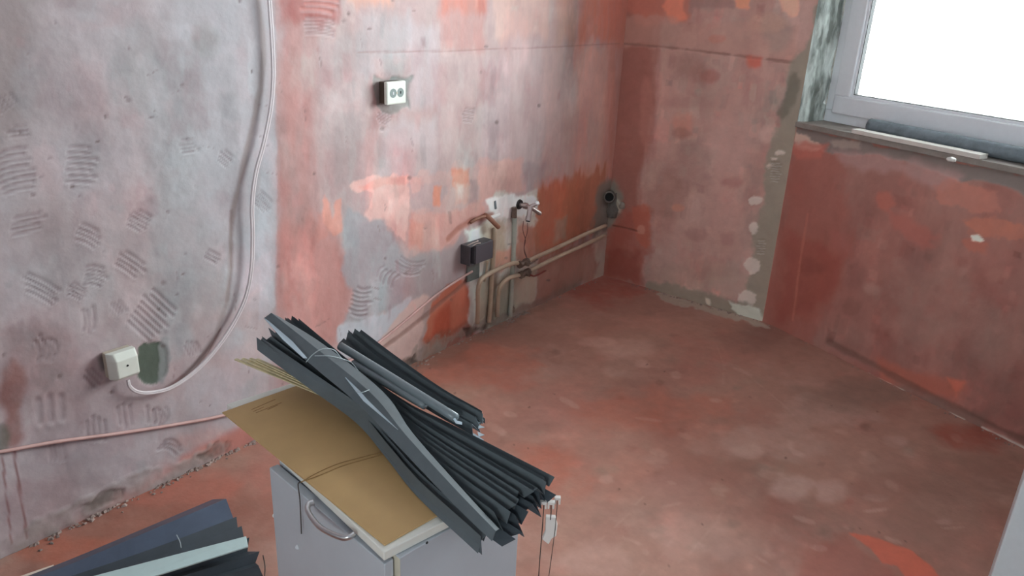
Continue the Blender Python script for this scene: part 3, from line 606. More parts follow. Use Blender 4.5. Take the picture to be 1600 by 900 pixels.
# door leaf standing open at the right edge of the picture
dz = ray(1548, 900); dz = dz/np.linalg.norm(dz[:2]); e0 = CAM+dz*2.12; e0[2] = 0.004
dn = np.array([0.12, -.992, 0]); dt = np.array([.992, .12, 0])
dl = thing('door_1', None, None, e0); dl['kind'] = 'structure'
dw = .98
doorm = new_mat('door_white', .35, tuple(lin((214, 222, 226))), noise=.03)
boxes('door_leaf', [(e0, dn*.10, dt*.042, up*2.03), (e0+dn*(dw-.1), dn*.10, dt*.042, up*2.03), (e0+dn*.1, dn*(dw-.2), dt*.042, up*.16), (e0+dn*.1+up*1.9, dn*(dw-.2), dt*.042, up*.13),
                    (e0+dn*.1+up*.16+dt*.012, dn*(dw-.2), dt*.018, up*1.74)], doorm, dl, .004)

# ================================================================== CABINET WITH BOARDS
ZC = .757
lam = new_mat('white_laminate', .35, tuple(lin((184, 189, 196))), noise=.04, nscale=8)
lamedge = new_mat('cream_edge', .5, tuple(lin((206, 198, 180))), noise=.05)
chrome = new_mat('brushed_metal', .28, (.62, .62, .63), metal=1)
darkgap = new_mat('dark_gap', .9, (.02, .02, .02))
c0 = FL(598, 862, .8)
e1 = FL(598, 862, .8)-FL(338, 647, .8); e1 /= np.linalg.norm(e1); e2 = np.array([-e1[1], e1[0], 0])   # e1 along the handle face towards the camera, e2 along the side face
A0 = FL(625, 872, ZC); A0[2] = 0
wf = ((plane(437, 728, A0, e2)-A0)@(-e1)); ws = ((plane(809, 844, A0, -e1)-A0)@e2)
cb = thing('base_cabinet', 'small white laminate cabinet with a curved metal handle, carrying the brown board', 'cabinet', A0+(-e1)*wf/2+e2*ws/2)
t_ = .017
boxes('body', [(A0+up*.012, e2*ws, -e1*t_, up*(ZC-.012)), (A0-e1*(wf-t_)+up*.012, e2*ws, -e1*t_, up*(ZC-.012)), (A0+e2*(ws-.006)-e1*t_+up*.012, e2*.006, -e1*(wf-2*t_), up*(ZC-.012)),
               (A0-e1*t_+up*.03, e2*(ws-.006), -e1*(wf-2*t_), up*t_), (A0-e1*t_+up*(ZC-t_), e2*(ws-.006), -e1*(wf-2*t_), up*t_), (A0-e1*t_+up*.38, e2*(ws-.006), -e1*(wf-2*t_), up*t_)], lam, cb, .001)
box('edge_strip', A0+up*.012+e1*.0004-e2*.0006, e2*.0006, -e1*t_, up*(ZC-.014), lamedge, cb)
dr = box('door', A0-e1*.001-e2*.021+up*.02+(-e1)*t_*.55, -e2*0+e2*.017, -e1*(wf-t_*.75), up*(ZC-.026), lam, cb, .0015)
def face(x, y, off=0): return plane(x, y, A0-e2*(.021+off), e2)
h0, h1 = face(490, 785, .004), face(553, 835, .004)
hv = h1-h0; hm = (h0+h1)/2
path = [h0, h0-e2*.010, h0+hv*.12-e2*.017-up*.005, hm-e2*.023-up*.006, h0+hv*.88-e2*.017-up*.003, h1-e2*.010, h1]
tube('handle', path, .0042, chrome, dr, 12, 6, flat=1.3)
cyls('keyhole', [(face(465, 855, -.001), face(465, 855, .001), .004, .004)], chrome, dr)
for (x, y) in ((667, 848),):
    p = plane(x, y, A0, -e1); cyls('peg_hole', [(p+e1*.0006, p-e1*.0002, .0022, .0022)], darkgap, cb)
pw = new_mat('white_plastic', .35, tuple(lin((236, 236, 232))))
pp = plane(438, 808, A0-e1*wf, e1)
cyls('shelf_plug', [(A0-e1*(wf-.002)-e2*.010+up*pp[2], A0-e1*(wf+.012)-e2*.010+up*pp[2], .0045, .0055)], pw, cb)
# feet
for a_ in (.03, wf-.05):
    for b_ in (.02, ws-.05):
        box('foot', A0-e1*a_+e2*b_, -e1*.02, e2*.02, up*.013, darkgap, cb)

# white chipboard panel lying on the cabinet, thin brown board on top of it
ZP = ZC+.001
pF = FL(600, 863, ZP+.016); pL = FL(354, 631, ZP+.016); BW = .22
f1 = (pL-pF); plen = np.linalg.norm(f1); f1 /= plen; f2 = np.array([f1[1], -f1[0], 0]); f2 = f2 if f2@e2 > 0 else -f2
pan = box('white_panel', pF-up*.016, f1*plen, f2*BW, up*.016, new_mat('panel_white', .4, tuple(lin((226, 224, 216))), noise=.03), None, .0015)
tag(pan, 'white laminated panel lying on the cabinet under the brown board', 'panel')
ZB = ZP+.0165
bc = FL(601, 851, ZB+.003); bl = FL(338, 647, ZB+.003)
mdf = new_mat('brown_board', .55, tuple(lin((192, 156, 106))), noise=.06, nscale=9)
blen = (bl-bc)@(-e1)
brd = box('brown_board', bc-up*.003, -e1*blen+e2*0, e2*(BW-.02), up*.003, mdf, None, .0008)
tag(brd, 'thin golden brown hardboard sheet lying on the white panel of the cabinet', 'board')
ink = new_mat('faded_print', .7, tuple(lin((150, 112, 66))))
def strip(name, pts, w, z, mat, parent=None, th=.0006):
    P = catmull([FL(x, y, z) for x, y in pts], 6) if len(pts) > 2 else [FL(x, y, z) for x, y in pts]; V, Fc = [], []
    for i, p in enumerate(P):
        t = P[min(i+1, len(P)-1)]-P[max(i-1, 0)]; t /= np.linalg.norm(t); s_ = np.array([-t[1], t[0], 0])*w/2
        V += [p-s_, p+s_, p+s_+up*th, p-s_+up*th]
    for i in range(len(P)-1):
        for k in range(4): Fc.append((4*i+k, 4*i+(k+1) % 4, 4*i+4+(k+1) % 4, 4*i+4+k))
    Fc += [(0, 1, 2, 3), tuple(4*(len(P)-1)+k for k in (3, 2, 1, 0))]
    return mesh_obj(name, V, Fc, mat, parent)
ZT = ZB+.003
for (a, b) in (((393, 640), (430, 624)), ((400, 645), (440, 629)), ((396, 643), (412, 636)), ((418, 640), (434, 633))):
    strip('printed_mark', [a, b], .0016, ZT+.0001, ink, brd, .0002)
# cord lying on the board and hanging over its edge
cordm = new_mat('thin_cord', .7, tuple(lin((150, 116, 72))))
cordk = new_mat('dark_cord', .7, tuple(lin((60, 50, 46))))
edge = FL(469, 754, ZT+.001)
ct = thing('loose_cord', 'thin looped cord crossing the brown board and hanging down over the handle side', 'cord', FL(600, 706, ZT))
tube('cord_strand', [FL(620, 701, ZT+.001), FL(575, 712, ZT+.001), (FL(530, 724, ZT+.001)), FL(497, 738, ZT+.001), edge], .0007, cordm, ct, 6, 6)
tube('cord_strand', [FL(622, 705, ZT+.001), FL(580, 715, ZT+.001), FL(535, 728, ZT+.001), FL(503, 741, ZT+.001), edge+np.array([.001, 0, 0])], .0007, cordm, ct, 6, 6)
hf = lambda x, y: plane(x, y, edge-e2*.004, e2)
tube('cord_end', [edge, edge-e2*.004-up*.002, hf(468.5, 780), hf(470, 810), hf(471, 834)], .0010, cordk, ct, 6, 6)

# ================================================================== PLEATED BLINDS
blindm = new_mat('charcoal_pleats', .6, tuple(lin((90, 97, 101))), noise=.08, nscale=30, spec=.4)
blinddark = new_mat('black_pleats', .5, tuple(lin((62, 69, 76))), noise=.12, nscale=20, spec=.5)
backm = new_mat('silver_backing', .35, tuple(lin((176, 190, 200))), spec=.5)
def pleats(name, lo, hi, zb, zh, N, amp, mat, parent, seed=1, arch=0, ragL=.01, ragR=.01, sub=6, back=None, skew=.0, th=.0008, wob=.15, bow=None):
    """accordion-folded sheet. lo/hi: pixel of the bundle's two edges at each station, zb / zh heights there; N folds"""
    rr = random.Random(seed)
    LO = catmull([FL(p[0], p[1], z) for p, z in zip(lo, zb)], sub); HI = catmull([FL(p[0], p[1], z) for p, z in zip(hi, zh)], sub)
    AM = catmull([(a, 0, 0) for a in amp], sub); AR = catmull([(a, 0, 0) for a in (arch if hasattr(arch, '__len__') else [arch]*len(lo))], sub)
    M = len(LO); n = 2*N+1
    ts = np.array([k/(2*N)+(rr.uniform(-wob, wob)/(2*N) if 0 < k < 2*N else 0) for k in range(n)])
    jl = [rr.uniform(-ragL, ragL) for _ in range(n)]; jr = [rr.uniform(-ragR, ragR) for _ in range(n)]; ja = [rr.uniform(.75, 1.15) for _ in range(n)]
    G = np.zeros((M, n, 3))
    for i in range(M):
        f = i/(M-1)
        for k in range(n):
            p = LO[i]*(1-ts[k])+HI[i]*ts[k]
            ax = (LO[min(i+1, M-1)]-LO[max(i-1, 0)])*(1-ts[k])+(HI[min(i+1, M-1)]-HI[max(i-1, 0)])*ts[k]; ax /= np.linalg.norm(ax)
            z = AR[i][0]*4*ts[k]*(1-ts[k])+(AM[i][0]*ja[k] if k % 2 else 0)
            q = p+up*z+ax*(jl[k]*(1-f)**3+jr[k]*f**3)
            if k % 2 and skew: q = q+(HI[i]-LO[i])*skew
            G[i, k] = q
    V = [g for row in G for g in row]; Fc = []
    for i in range(M-1):
        for k in range(n-1):
            a = i*n+k; Fc.append((a, a+1, a+n+1, a+n))
    o = mesh_obj(name, V, Fc, mat, parent)
    s = o.modifiers.new('sheet', 'SOLIDIFY'); s.thickness = th; s.offset = 0
    if back:
        o.data.materials.append(back); s.material_offset_rim = 1
    return o, G
def blade(name, pts, z, th, mat, parent):
    return prism(name, [FL(p[0], p[1], zz) for p, zz in zip(pts, z)], (0, 0, th), mat, parent)

b1 = thing('pleated_blind', 'charcoal pleated blind with its right end fanned out past the cabinet corner', 'blind', FL(640, 700, ZT))
lo = [(407, 550), (480, 602), (560, 658), (606, 712), (655, 772), (748, 862)]
hi = [(472, 512), (515, 547), (573, 594), (641, 640), (706, 672), (866, 756)]
pleats('pleat_stack', lo, hi, [.862, .835, .803, .788, .782, .776], [.842, .832, .815, .806, .80, .795], 13, [.020, .017, .015, .015, .017, .021], blindm, b1, 5, [.022, .022, .022, .022, .02, .016], .012, .012, back=blinddark, skew=-.02, wob=.25)
# inner folds seen at the open end
lo2 = [(560, 650), (620, 715), (700, 792), (790, 858)]; hi2 = [(590, 625), (660, 668), (752, 716), (860, 778)]
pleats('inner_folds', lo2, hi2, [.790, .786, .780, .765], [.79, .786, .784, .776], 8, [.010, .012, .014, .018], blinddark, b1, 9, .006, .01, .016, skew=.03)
# broad loose leaf along the near edge and the upper leaf
pleats('loose_leaf', [(405, 549), (478, 603), (556, 660), (604, 716), (652, 776), (746, 864)], [(409, 528), (500, 590), (585, 650), (630, 700), (680, 750), (762, 838)],
       [.865, .84, .80, .782, .780, .776], [.885, .862, .83, .808, .803, .80], 1, [.006]*6, blindm, b1, 3, 0, .004, .004, wob=0)
pleats('loose_leaf', [(412, 497), (470, 556), (560, 632), (622, 697), (704, 783), (770, 847)], [(436, 495), (505, 538), (598, 612), (644, 676), (718, 760), (781, 828)], [.905, .885, .853, .834, .815, .800], [.902, .886, .858, .838, .820, .804], 1, [.010, .010, .010, .009, .008, .007], blindm, b1, 13, 0, .003, .003, wob=0)
blade('silver_edge', [(412, 497), (420, 502), (457, 534), (480, 560), (474, 560), (442, 531)], [.908, .907, .898, .890, .890, .898], .001, backm, b1)
blade('silver_edge', [(535, 585), (562, 611), (574, 625), (622, 672), (610, 662), (568, 627)], [.874, .872, .869, .862, .862, .868], .001, backm, b1)
cordw = new_mat('clear_cord', .3, tuple(lin((170, 180, 184))))
tube('tie', [FL(478, 566, .885), FL(490, 553, .900), FL(505, 545, .91), FL(522, 547, .90), FL(534, 560, .88), FL(548, 566, .87)], .0009, cordw, b1, 6, 6)
tube('tie', [FL(492, 556, .89), FL(512, 556, .90), FL(528, 559, .89), FL(548, 566, .872), FL(560, 580, .86)], .0008, cordw, b1, 6, 6)
tube('tie', [FL(556, 612, .874), FL(566, 613, .877), FL(577, 609, .874)], .0007, cordw, b1, 6, 6)
# cord brackets, strings and cord handle at the hanging end
clear = new_mat('milky_plastic', .3, tuple(lin((222, 216, 212))), spec=.6)
def at(x, y, z): return FL(x, y, z)
for x, y, w in ((848, 787, .013), (861, 787, .011), (871, 780, .010)):
    c = at(x, y, .775); c_ = rt
    boxes('cord_bracket', [(c-rt*w/2-fw*.004, rt*w, fw*.008, up*.005), (c-rt*w/2-fw*.004-up*.008, rt*.003, fw*.008, up*.008), (c+rt*(w/2-.003)-fw*.004-up*.008, rt*.003, fw*.008, up*.008)], clear, b1, .0008)
base = at(852, 790, .770)
vp_ = lambda x, y: plane(x, y, base, fw)
tube('cord', [vp_(850, 787), vp_(847, 830), vp_(843, 880), vp_(840, 930)], .0008, cordk, b1, 6, 5)
tube('cord', [vp_(871, 782), vp_(868, 820), vp_(863, 860), vp_(857, 905), vp_(855, 930)], .0006, cordk, b1, 6, 5)
tube('cord', [vp_(861, 788), vp_(861, 800), vp_(860, 812)], .0009, cordk, b1, 6, 5)
hp = [vp_(x, y) for x, y in ((853, 808), (868, 809), (871, 822), (869, 838), (862, 842), (857, 851), (847, 843), (852, 832))]
prism('cord_handle', hp, fw*.008, clear, b1, .001)

b2 = thing('pleated_blind', 'rolled charcoal pleated blind with jagged silver tips lying behind the fanned one', 'blind', FL(640, 620, ZT))
lo = [(532, 539), (586, 586), (668, 640), (744, 683)]; hi = [(590, 551), (634, 584), (700, 634), (752, 664)]
pleats('pleat_stack', lo, hi, [.83, .815, .805, .80], [.80, .79, .785, .78], 9, [.016, .017, .017, .017], blindm, b2, 21, [.030, .030, .028, .026], .008, .012, back=backm, wob=.25)
rollm = new_mat('rail_grey', .35, tuple(lin((118, 127, 132))), spec=.5)
tube('rail', [FL(532, 541, .862), FL(602, 584, .850), FL(712, 653, .838)], .0085, rollm, b2, 14, 6)
tube('rail', [FL(552, 568, .846), FL(610, 603, .838), FL(664, 634, .832)], .0075, rollm, b2, 14, 6)
blade('silver_edge', [(706, 652), (712, 662), (722, 664), (722, 660), (714, 658), (709, 650)], [.838]*6, .001, backm, b2)
blade('silver_edge', [(731, 676), (741, 678), (756, 688), (752, 690), (738, 684)], [.80]*5, .001, backm, b2)
for q in (((738, 650), (751, 661), (744, 663)), ((748, 664), (757, 668), (747, 670)), ((746, 675), (757, 680), (748, 683)), ((662, 598), (698, 620), (690, 618))):
    blade('silver_edge', q, [.815]*3, .0008, backm, b2)

# narrow bamboo coloured slats under the blinds
bamboo = new_mat('bamboo', .6, tuple(lin((208, 194, 156))), noise=.2, nscale=60)
for k, (a, b, lab) in enumerate((((366, 563), (484, 612), 'lowest of the thin tan wooden laths sticking out under the blind'),
                                 ((377, 562), (488, 610), 'second thin tan lath from below, sticking out under the blind'),
                                 ((389, 562), (498, 611), 'third thin tan lath from below, its tip inside the others'),
                                 ((399, 563), (506, 612), 'uppermost and shortest of the thin tan laths under the blind'))):
    z = .800+.0035*k
    P, Q = FL(a[0], a[1], z+.006), FL(b[0], b[1], z-.002); dd = (Q-P); Q = P+dd*1.35; d1 = dd/np.linalg.norm(dd); s_ = np.array([-d1[1], d1[0], 0])
    o = box('wooden_lath', P, Q-P, s_*.007, up*.0025, bamboo, None, .0005); tag(o, lab, 'lath', 'thin tan laths under the blinds')
box('support', (0, 0, 0), (0, 0, .001), (0, .001, 0), (.001, 0, 0), bamboo) if False else None

# ================================================================== BLIND ON THE FLOOR
b3 = thing('pleated_blind', 'dark blue-grey pleated blind with a pale teal rail lying on the red floor', 'blind', FL(300, 850, 0))
navy = new_mat('navy_pleats', .38, tuple(lin((76, 88, 106))), noise=.15, nscale=10, spec=.5)
teal = new_mat('pale_teal_rail', .4, tuple(lin((178, 198, 198))), noise=.04)
LP = (-105, 962)
def fl(x, y, z): return FL(x, y, z)
pleats('top_leaf', [(-95, 968), (110, 903), (250, 856), (362, 812)], [(-105, 955), (80, 886), (220, 828), (338, 778)], [.05, .06, .065, .06], [.02, .03, .035, .03], 1, [.004, .006, .012, .016], navy, b3, 5, [0, .006, .012, .012], .0, .012, wob=0)
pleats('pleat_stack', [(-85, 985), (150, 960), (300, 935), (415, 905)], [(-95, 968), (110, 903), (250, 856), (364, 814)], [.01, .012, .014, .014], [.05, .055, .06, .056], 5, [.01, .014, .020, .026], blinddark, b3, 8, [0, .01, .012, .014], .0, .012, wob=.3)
prism('rail', [FL(60, 925, .115), FL(385, 840, .088), FL(388, 856, .088), FL(170, 925, .115)], (0, 0, .006), teal, b3, .002)
cream = new_mat('cream_strip', .5, tuple(lin((224, 206, 190))))
o = box('flat_strip', FL(20, 906, .002), FL(84, 884, .004)-FL(20, 906, .002), FL(22, 912, .002)-FL(20, 906, .002), up*.004, cream); tag(o, 'cream flat strip end poking out beside the dark blind on the floor', 'strip')
tube('cord', [FL(276, 836, .083), FL(281, 846, .084), FL(283, 856, .083)], .0014, cordw, b3, 6, 4)
tube('cord', [FL(411, 868, .06), FL(414, 885, .06), FL(413, 905, .05)], .0016, cordk, b3, 6, 4)

# ================================================================== THINGS ON THE LEFT WALL
ivory = new_mat('ivory_plastic', .3, tuple(lin((222, 224, 214))), noise=.03)
aged = new_mat('aged_plastic', .45, tuple(lin((190, 178, 160))), noise=.1)
holem = new_mat('socket_well', .5, tuple(lin((120, 132, 128))))
blackm = new_mat('black_void', .9, (.01, .01, .01))
# double wall socket, proud of the wall on its box
OFF = .045
P = lambda x, y, o=OFF: LW(x, y, o)
a_, b_, c_, d_ = P(603, 128), P(634, 126), P(634, 161), P(605, 165)
cx = (a_+b_+c_+d_)/4; w2 = (b_[0]+c_[0]-a_[0]-d_[0])/4; h2 = (a_[2]+b_[2]-c_[2]-d_[2])/4
ws_ = thing('wall_socket', 'double white wall socket standing proud of the pink wall', 'socket', (cx[0], -.005, cx[2]))
box('housing', (cx[0]-w2*.92, -.002, cx[2]-h2*.94), (2*w2*.92, 0, 0), (0, -.030, 0), (0, 0, 2*h2*.94), new_mat('brown_box', .7, tuple(lin((70, 56, 46)))), ws_, .002)
fp = box('faceplate', (cx[0]-w2, -.030, cx[2]-h2), (2*w2, 0, 0), (0, -.017, 0), (0, 0, 2*h2), ivory, ws_, .005)
for s in (-.36, .40):
    ccx = cx[0]+s*w2
    cyls('socket_well', [((ccx, -.0462, cx[2]), (ccx, -.0476, cx[2]), h2*.40, h2*.40)], holem, ws_, 24)
    w_ = boxes('earth_clip', [((ccx-.0015, -.0486, cx[2]-h2*.12 if s < 0 else cx[2]-h2*.1), (.004, 0, 0), (0, .002, 0), (0, 0, h2*.24))], chrome if s < 0 else blackm, ws_)
cyls('screw', [((cx[0]+.02*w2, -.0470, cx[2]), (cx[0]+.02*w2, -.0485, cx[2]), .004, .004)], aged, ws_)

# cable outlet box
a_, b_, c_, d_ = LW(172, 556, .05), LW(215, 545, .05), LW(218, 585, .05), LW(176, 597, .05)
cx = (a_+b_+c_+d_)/4; w2 = .062; w2 = (b_[0]+c_[0]-a_[0]-d_[0])/4; h2 = (a_[2]+b_[2]-c_[2]-d_[2])/4
ob = thing('cable_outlet_box', 'white wedge shaped cable outlet box with one screw low on the left wall', 'cable outlet', (cx[0], -.004, cx[2]))
box('back_box', (cx[0]-w2*.98, -.001, cx[2]-h2*.98), (2*w2*.96, 0, 0), (0, -.022, 0), (0, 0, 2*h2*.96), aged, ob, .002)
bm = bmesh.new()
n = 14; ring = []
prof = [(-1, .022), (-1, .030)] + [(-1+.42*(i/6), .030+.026*math.sin(i/6*math.pi/2)) for i in range(1, 7)] + [(.9, .056), (1, .050), (1, .022)]
for zf, g in ((-1, .80), (-.8, 1), (.5, 1), (1, .62)):
    row = [bm.verts.new((cx[0]+u*w2, -(.022+(d-.022)*g), cx[2]+zf*h2)) for u, d in prof]; ring.append(row)
for r0, r1 in zip(ring[:-1], ring[1:]):
    for i in range(len(prof)): j = (i+1) % len(prof); bm.faces.new((r0[i], r0[j], r1[j], r1[i]))
bm.faces.new(ring[0][::-1]); bm.faces.new(ring[-1]); bmesh.ops.recalc_face_normals(bm, faces=bm.faces)
me = bpy.data.meshes.new('cover'); bm.to_mesh(me); bm.free(); me.materials.append(ivory)
cv = bpy.data.objects.new('cover', me); COL.objects.link(cv); attach(cv, ob); bevel(cv, .002)
cyls('screw', [((cx[0]+.1*w2, -.0545, cx[2]), (cx[0]+.1*w2, -.0575, cx[2]), .003, .003)], blackm, ob)

# the long loop of cable hanging off the wall
cabm = new_mat('painted_cable', .5, tuple(lin((214, 204, 206))), noise=.08, nscale=9)
path = [(200, 594, .022), (203, 604, .025), (214, 612, .026), (232, 614, .026), (262, 608, .027), (290, 592, .030), (318, 568, .036), (345, 536, .045), (368, 500, .055), (385, 462, .066), (393, 420, .076), (395, 370, .086), (394, 320, .096),
        (400, 270, .104), (412, 225, .112), (423, 170, .118), (427, 120, .122), (425, 60, .122), (421, 0, .118), (418, -60, .11)]
path = [(x, y, min(o, .026)) for x, y, o in path]
pw_ = [LW(x, y, o) for x, y, o in path]; pw_ += [pw_[-1]+up*.4, pw_[-1]+up*.9]; pw_[-1][2] = 2.598
pc_e = thing('power_cable', 'pale twin cable looping down the left wall into the outlet box', 'cable', pw_[0])
pq = catmull(pw_, 6)
for sgn in (-1, 1):
    V2 = []
    for i, q in enumerate(pq):
        t2 = pq[min(i+1, len(pq)-1)]-pq[max(i-1, 0)]; t2 /= np.linalg.norm(t2); sd = np.cross(t2, (0, -1, 0)); sd /= np.linalg.norm(sd)
        V2.append(q+sd*sgn*.0036*min(1, .35+i/60))
    tube('cable_core', V2, .0040, cabm, pc_e, 10, 0)
pinkcab = new_mat('pink_painted_cable', .6, tuple(lin((196, 156, 150))), noise=.12, nscale=14)
pts = [LW(-60, 714, .007), LW(0, 706, .007), LW(90, 690, .008), LW(180, 678, .008), LW(270, 664, .008), LW(345, 650, .009)]
pts += [np.array([x, -.009, z]) for x, z in ((-2.30, .128), (-2.10, .128), (-1.95, .148))] + [LW(585, 540, .008), LW(630, 504, .007), LW(680, 462, .007), LW(718, 436, .010), LW(738, 424, .012)]
o = tube('surface_cable', pts, .0052, pinkcab, None, 10, 6); tag(o, 'pink painted cable running low along the left wall up to the black box', 'cable')

# recessed black switch box
a_ = LW(728, 386, .0)
bxm = new_mat('black_box_plastic', .45, tuple(lin((74, 70, 74))), noise=.2, nscale=30)
t0, t1 = LW(733, 384, .05), LW(768, 378, .05); b0 = LW(735, 414, .05)
jb = thing('junction_box', 'open black plastic junction box beside the vertical pipes', 'junction box', (t0[0]+.05, -.002, b0[2]))
X0, X1, Z0, Z1 = t0[0]+.0, t1[0], b0[2]-.002, t0[2]-.005
dp = .055
boxes('box_shell', [((X0, -.001, Z0), (X1-X0, 0, 0), (0, -dp, 0), (0, 0, .004)), ((X0, -.001, Z1-.004), (X1-X0, 0, 0), (0, -dp, 0), (0, 0, .004)), ((X0, -.001, Z0+.004), (.004, 0, 0), (0, -dp, 0), (0, 0, Z1-Z0-.008)),
                    ((X1-.004, -.001, Z0+.004), (.004, 0, 0), (0, -dp, 0), (0, 0, Z1-Z0-.008)), ((X0+.004, -.001, Z0+.004), (X1-X0-.008, 0, 0), (0, -.03, 0), (0, 0, Z1-Z0-.008)), ((X0+.03, -.03, Z0+.004), (.004, 0, 0), (0, -dp+.028, 0), (0, 0, Z1-Z0-.008))], bxm, jb, .001)
boxes('cover_flap', [((X0+.036, -dp-.001, Z0+.002), (X1-X0-.036, 0, 0), (0, -.004, 0), (0, 0, Z1-Z0-.004))], new_mat('flap', .35, tuple(lin((88, 84, 90)))), jb, .0015)
wirew = new_mat('wire_ends', .5, tuple(lin((190, 168, 160))))
tube('wire', [(X0+.01, -.03, Z1-.002), (X0+.03, -.045, Z1+.010), (X0+.07, -.04, Z1+.008), (X0+.09, -.02, Z1+.002)], .0022, wirew, jb, 8, 5)
tube('wire', [(X0+.02, -.05, Z1-.002), (X0+.045, -.055, Z1+.006), (X0+.075, -.052, Z1+.001)], .0020, wirew, jb, 8, 5)
box('mounting_plate', (X0+.04, -.002, Z0-.10), (.085, 0, 0), (0, -.008, 0), (0, 0, .095), new_mat('grey_green', .6, tuple(lin((104, 108, 104))), noise=.15), jb, .002)

# pipes
pipem = new_mat('beige_painted_pipe', .5, tuple(lin((186, 164, 142))), noise=.12, nscale=18)
pipeg = new_mat('pale_green_pipe', .5, tuple(lin((182, 184, 172))), noise=.12, nscale=18)
def pipe(name, pts, r, mat, label, fits=()):
    P_ = [LW(x, y, o) for x, y, o in pts]
    e = thing(name, label, 'pipe', (P_[-1][0], P_[-1][1], max(0, P_[-1][2]))); tube('pipe_run', P_, r, mat, e, 14, 6)
    return e, P_
pipe('water_pipe', [(773, 356, .012), (771, 400, .012), (768, 440, .012), (766, 480, .012), (764, 504, .012)], .0105, pipem, 'left vertical beige pipe running from the elbow to the floor')
pipe('water_pipe', [(804, 340, .012), (803, 380, .012), (801, 420, .012), (799, 460, .012), (797, 494, .012)], .011, pipeg, 'right vertical pipe, greenish at the top, below the tap')
pipe('water_pipe', [(762, 408, .012), (760, 424, .012), (757, 440, .012)], .006, pipem, 'short stub of beige pipe beside the black box')
pipe('water_pipe', [(822, 410, .04), (800, 412, .04), (782, 419, .04), (764, 428, .038), (751, 438, .035), (747, 455, .03), (747, 480, .025), (746, 505, .02)], .0105, pipem, 'upper curved beige pipe bending down from the valves to the floor')
pipe('water_pipe', [(824, 428, .04), (802, 432, .04), (790, 438, .038), (781, 450, .032), (778, 470, .026), (777, 494, .02)], .0105, pipem, 'lower curved beige pipe bending down from the valves to the floor')
pipe('water_pipe', [(826, 407, .045), (870, 387, .045), (910, 368, .045), (947, 352, .04)], .0105, pipem, 'upper of the two long beige pipes running to the corner')
pipe('water_pipe', [(828, 423, .045), (870, 402, .045), (910, 384, .045), (946, 367, .04)], .0105, pipem, 'lower of the two long beige pipes running to the corner')
# two shut-off valves where the pipes meet
brass = new_mat('dirty_brass', .5, tuple(lin((112, 92, 82))), metal=.3, noise=.3, nscale=60)
redm = new_mat('red_lever', .45, tuple(lin((128, 58, 50))), noise=.1)
for (x, y, o, lab, lv) in ((818, 411, .05, 'upper brown shut-off valve with a short lever on the long pipes', ((826, 408), (840, 405))), (820, 427, .05, 'lower brown shut-off valve with a red lever on the long pipes', ((826, 425), (836, 431), (852, 423)))):
    c = LW(x, y, o); v = thing('shutoff_valve', lab, 'valve', c)
    ax = np.array([1., 0, -.0])
    ax = LW(870, 387, .045)-LW(826, 407, .045); ax /= np.linalg.norm(ax)
    cyls('valve_body', [(c-ax*.034, c-ax*.020, .019, .019), (c-ax*.020, c+ax*.016, .0155, .0165), (c+ax*.016, c+ax*.032, .019, .019), (c, c-np.array([0, .032, 0]), .011, .010)], brass, v, 8)
    st = c-np.array([0, .034, 0]); pts = [st]+[LW(q[0], q[1], o+.036) for q in lv[1:]] if len(lv) > 2 else [st, LW(*lv[1], o+.034)]
    tube('lever', pts, [.0085]*((len(pts)-1)*6+1) if len(pts) > 2 else .006, redm if len(lv) > 2 else brass, v, 10, 6, flat=.5)
# tap fitting
dk = new_mat('dark_fitting', .5, tuple(lin((42, 38, 38))), noise=.2)
chr2 = new_mat('tarnished_chrome', .3, (.55, .47, .46), metal=.9)
c = LW(812, 320, .03); v = thing('angle_valve', 'chrome angle valve with a bright cap sticking out of the white plaster', 'valve', LW(812, 320, .0))
cw_ = LW(810, 319, 0)
cyls('rosette', [(cw_-np.array([0, .001, 0]), cw_-np.array([0, .012, 0]), .026, .022)], dk, v)
cyls('stem', [(cw_, cw_-np.array([0, .075, 0]), .010, .010), (cw_-np.array([0, .035, 0]), cw_-np.array([0, .050, 0]), .016, .016)], chr2, v, 12)
hub = cw_-np.array([0, .07, 0])
tip = LW(839, 318, .085)
cyls('spindle', [(hub, hub+(tip-hub)*.55, .011, .010), (hub+(tip-hub)*.55, tip, .008, .009)], chr2, v)
sphc = lump('cap', tip, (.0125, .0125, .0125), new_mat('bright_cap', .3, (.92, .92, .92)), 2, 3); attach(sphc, v)
t2 = LW(843, 333, .095); cyls('handle', [(hub, t2, .009, .011), (t2, t2+(t2-hub)*.15, .009, .007)], chr2, v, 12)
t3 = LW(825, 345, .08); cyls('spout', [(hub-up*.0, t3+(hub-t3)*.3, .012, .012), (t3+(hub-t3)*.3, t3, .014, .014)], chr2, v, 12)
cyls('spout_end', [(t3, t3-(hub-t3)*.06, .010, .010)], blackm, v)
lowc = LW(803, 340, .02); cyls('pipe_nut', [(lowc, lowc+up*.05, .014, .012)], brass, v, 6)
wirem = new_mat('red_brown_wire', .6, tuple(lin((112, 72, 66))))
for pts, lab in (([(818, 345, .03), (817, 360, .035), (821, 375, .03), (819, 388, .03), (823, 402, .035)], 'thin brown wire hanging from the chrome valve, the left one'), ([(824, 348, .05), (824, 362, .05), (820, 376, .045), (819, 392, .045), (823, 404, .045)], 'thin brown wire hanging from the chrome valve, the right one')):
    o = tube('wire', [LW(*q) for q in pts], .0018, wirem, None, 6, 6); tag(o, lab, 'wire')
